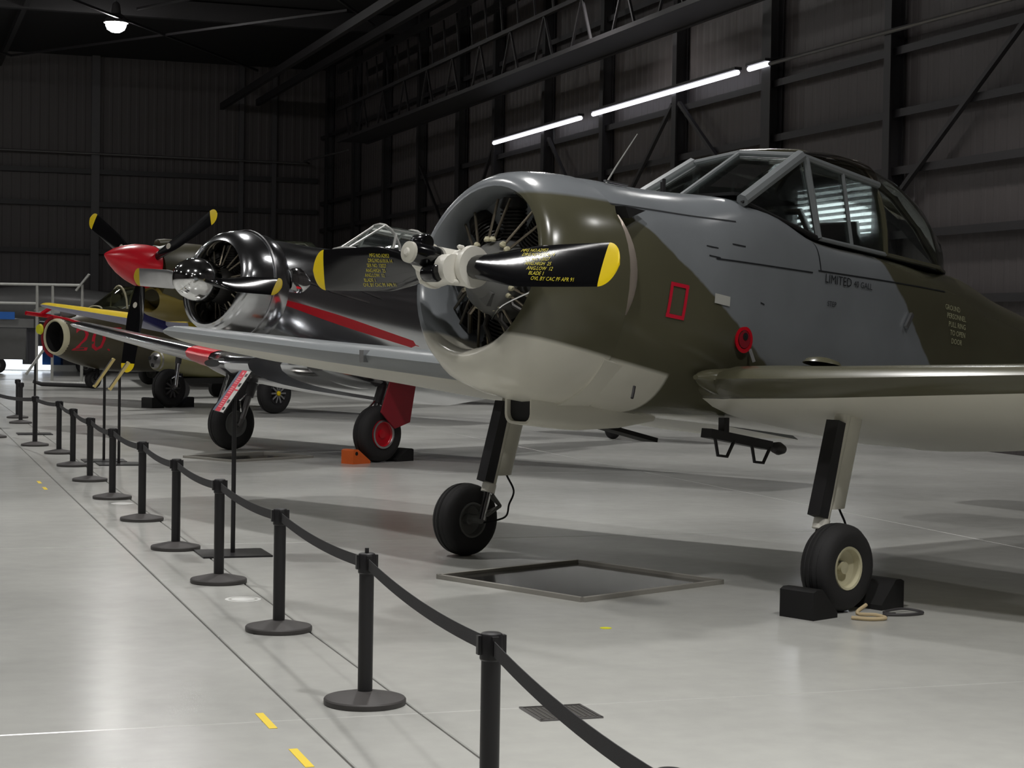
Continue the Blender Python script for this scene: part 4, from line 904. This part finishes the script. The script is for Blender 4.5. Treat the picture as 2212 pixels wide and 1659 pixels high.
for i, j in [(k, k+1) for k in range(11)]+[(12, 13), (11, 14)]: belt(i, j)

# ================================================================ information stands
def stand(x, y, h, label, board='red', lz=0, size=(.42, .34), base=.24):
    t = thing('information_stand', label, 'sign', (x, y, 0), lz)
    MB().loft([[(sx*base, sy*base*.9, z) for sx, sy in ((-1, -1), (1, -1), (1, 1), (-1, 1))] for z in (0, .012)]).build('base_plate', M['black'], t, smooth=False)
    MB().tube([(0, 0, .012), (0, 0, h)], .016, 12).build('pole', M['black'], t)
    a = math.radians(56); U_ = Vector((math.cos(a), 0, math.sin(a))); V_ = Vector((0, -1, 0)); N_ = Vector((-math.sin(a), 0, math.cos(a))); c = Vector((-.02, 0, h+.01))
    w, hh = size
    def quad(u0, u1, v0, v1, th0, th1, m_, name, parent):
        vs = [c+V_*((u-.5)*w)+U_*((v-.5)*hh)+N_*th for th in (th0, th1) for u, v in ((u0, v0), (u1, v0), (u1, v1), (u0, v1))]
        return MB().add(vs, [(3, 2, 1, 0), (4, 5, 6, 7), (0, 1, 5, 4), (1, 2, 6, 5), (2, 3, 7, 6), (3, 0, 4, 7)]).build(name, m_, parent, smooth=False)
    if board == 'red':
        bd = quad(0, 1, 0, 1, -.008, 0, M['black'], 'board', t)
        quad(0, .22, 0, 1, 0, .002, M['sgrey'], 'grey_panel', bd); quad(.22, .68, 0, 1, 0, .002, M['sred'], 'red_panel', bd); quad(.68, 1, .0, 1, 0, .002, M['swhite'], 'photo_panel', bd)
        quad(.68, 1, .52, .55, .002, .003, M['sred'], 'divider', bd)
        for k in range(16):
            if k in (6, 11): continue
            quad(.27, .27+.33*random.uniform(.75, 1), .10+.048*k, .115+.048*k, .002, .003, M['spink'], 'text_line', bd)
        quad(.42, .56, .90, .95, .002, .003, M['spink'], 'heading', bd)
        for k, (v0, v1) in enumerate(((.05, .12), (.22, .3), (.62, .7), (.86, .93))): quad(.74, .92, v0, v1, .002, .003, M['stencil'] if k % 2 == 0 else M['steel2'], 'photo', bd)
    else:
        bd = quad(0, 1, 0, 1, -.03, 0, M[board], 'board', t)
        quad(.1, .9, .05, .95, 0, .002, M['steel2'] if board == 'wood' else M['wdot'], 'panel_face', bd)
    return t
stand(2.30, 12.83, 1.13, 'black stand with red and white aircraft information board', 'red')
stand(2.39, 21.77, 1.02, 'tall black stand with pale wood board before the numbered jet', 'wood', size=(.12, .40))
stand(2.50, 21.25, 1.00, 'shorter black stand with pale wood board beside the taller one', 'wood', size=(.12, .38))
stand(2.0, 27.06, 1.02, 'black stand with pale grey board standing among the far posts', 'rail', size=(.14, .42))
stand(1.35, 28.4, .62, 'low black stand with red board at the far end of the barrier', 'red', size=(.42, .34))

# ================================================================ floor items
def flat(name, poly, z, m, label, cat, group=None):
    b = MB(); b.loft([[(x, y_, .0005) for x, y_ in poly], [(x, y_, z) for x, y_ in poly]]); return tag(b.build(name, m, smooth=False), label, cat, group)
for x, y_, l in [(1.465, 7.37, .30), (1.465, 6.70, .30), (1.45, 18.94, .28), (1.45, 18.24, .28)]:
    flat('floor_tape', [(x-.017, y_-l/2), (x+.017, y_-l/2), (x+.017, y_+l/2), (x-.017, y_+l/2)], .002, M['ytape'], 'yellow tape strip on the walkway beside the near barrier posts' if y_ < 10 else 'faint yellow tape strip on the walkway beside the distant barrier posts', 'tape', 'yellow tape strips on the walkway floor')
def disc(name, x, y_, r, m, label, cat, group=None): return tag(MB().lathe([(r, .0004), (r, .002), (0, .0022)], (x, y_, 0), n=28).build(name, m), label, cat, group)
t = disc('floor_sticker', 1.98, 10.69, .105, M['wdot'], 'round white sticker on the drain strip between the near barrier posts', 'sticker', 'white floor stickers')
MB().lathe([(.085, .0022), (.085, .003), (.07, .003), (.07, .0022)], (1.98, 10.69, 0), n=28, cap=False).build('sticker_ring', M['patch'], t)
disc('floor_sticker', 1.99, 16.61, .10, M['wdot'], 'round white sticker on the drain strip by the distant barrier posts', 'sticker', 'white floor stickers')
disc('floor_dot', 3.68, 9.24, .032, M['ydot'], 'small yellow dot on the floor before the metal drip tray', 'sticker')
# floor drain
t = thing('floor_drain', 'square metal floor drain set flush beside the belt barrier', 'drain', (2.68, 7.22, 0))
MB().box((0, 0, .002), (.27, .26, .003)).build('plate', M['grate'], t, smooth=False)
for k in range(11): MB().box((-.115+.023*k, 0, .0045), (.008, .22, .002)).build('slot_bar', M['galv'], t, smooth=False)
b = MB()
for s_ in (-1, 1): b.box((s_*.132, 0, .0035), (.012, .275, .006)); b.box((0, s_*.132, .0035), (.275, .012, .006))
b.build('frame', M['galv'], t, smooth=False)
# drip trays
def tray(x, y_, rz, sx, sy, label):
    t = thing('drip_tray', label, 'tray', (x, y_, 0), rz, )
    MB().box((0, 0, .004), (sx, sy, .006)).build('pan', M['traym'], t, smooth=False)
    for c, d in (((0, sy/2, .014), (sx, .035, .027)), ((0, -sy/2, .014), (sx, .035, .027)), ((sx/2, 0, .014), (.035, sy, .027)), ((-sx/2, 0, .014), (.035, sy, .027))): MB().box(c, d).build('rim', M['trayr'], t, smooth=False)
    return t
tray(4.205, 11.02, math.radians(25.2), 1.28, 1.28, 'large shiny square drip tray under the camouflaged nose')
tray(4.15, 22.15, math.radians(29.7), 1.25, .9, 'dull drip tray on the floor under the polished metal trainer')
# chocks
def chock(x, y_, rz, m, label, L=.20, h=.16, w=.22, hole=True):
    t = thing('wheel_chock', label, 'chock', (x, y_, 0), rz)
    prof = [(-L/2, 0), (-L/2, h*.92), (-L/2+.03, h), (-L/2+.08, h), (L/2, .03), (L/2, 0)]
    b = MB(); b.loft([[(px, sy*w/2, pz) for px, pz in prof] for sy in (-1, 1)]); b.build('body', m, t, smooth=False)
    if hole: MB().lathe([(.022, 0), (.022, .004)], (-L/2+.055, -w/2-.003, h*.72), (0, 1, 0), 12).build('hole', M['mattb'], t)
    return t
def wl_(root, x, y_): 
    a = root.rotation_euler[2]; return (root.location[0]+x*math.cos(a)-y_*math.sin(a), root.location[1]+x*math.sin(a)+y_*math.cos(a))
a = WJ.rotation_euler[2]
p = wl_(WJ, 1.575-.31, -1.66); chock(*p, a, M['mattb'], 'black rubber chock in front of the camouflaged trainer wheel', .22, .17, .24, False)
p = wl_(WJ, 1.575+.33, -1.66); chock(*p, a+PI, M['mattb'], 'black rubber chock behind the camouflaged trainer wheel', .22, .17, .24, False)
p = wl_(WJ, 1.44, -1.93); q = wl_(WJ, 1.75, -1.95)
tag(MB().tube(smooth([(p[0]-.08, p[1]+.02, .012), (p[0], p[1]-.05, .012), (p[0]+.1, p[1]-.04, .012), (p[0]+.08, p[1]+.03, .02), (p[0]-.03, p[1]+.05, .03), (p[0]+.05, p[1]+.09, .07)]), .011, 8).build('chock_rope', M['rope']), 'short beige rope lying by the front black chock', 'rope')
tag(MB().tube(smooth([(p[0]+.16, p[1]+.05, .01), (q[0]-.12, q[1]-.02, .01), (q[0], q[1]-.05, .01), (q[0]+.12, q[1]-.02, .01), (q[0]+.15, q[1]+.05, .01), (q[0]+.06, q[1]+.10, .02), (q[0]-.08, q[1]+.06, .01), (q[0]-.05, q[1]-.02, .01)]), .008, 8).build('chock_rope', M['steel2']), 'looped dark cord on the floor beside the rear black chock', 'rope')
a = SL.rotation_euler[2]
p = wl_(SL, 1.62-.36, -1.36); chock(*p, a, M['orange'], 'orange plastic chock in front of the red wheel', .28, .17, .2)
p = wl_(SL, 1.62+.36, -1.36); chock(*p, a+PI, M['mattb'], 'black chock behind the red wheel', .28, .15, .2, False)
a = P4.rotation_euler[2]
p = wl_(P4, 1.80-.38, 1.44); chock(*p, a, M['mattb'], 'black chock in front of the red-nosed fighter wheel', .30, .2, .3, False)
p = wl_(P4, 1.80+.38, 1.44); chock(*p, a+PI, M['mattb'], 'black chock behind the red-nosed fighter wheel', .30, .2, .3, False)
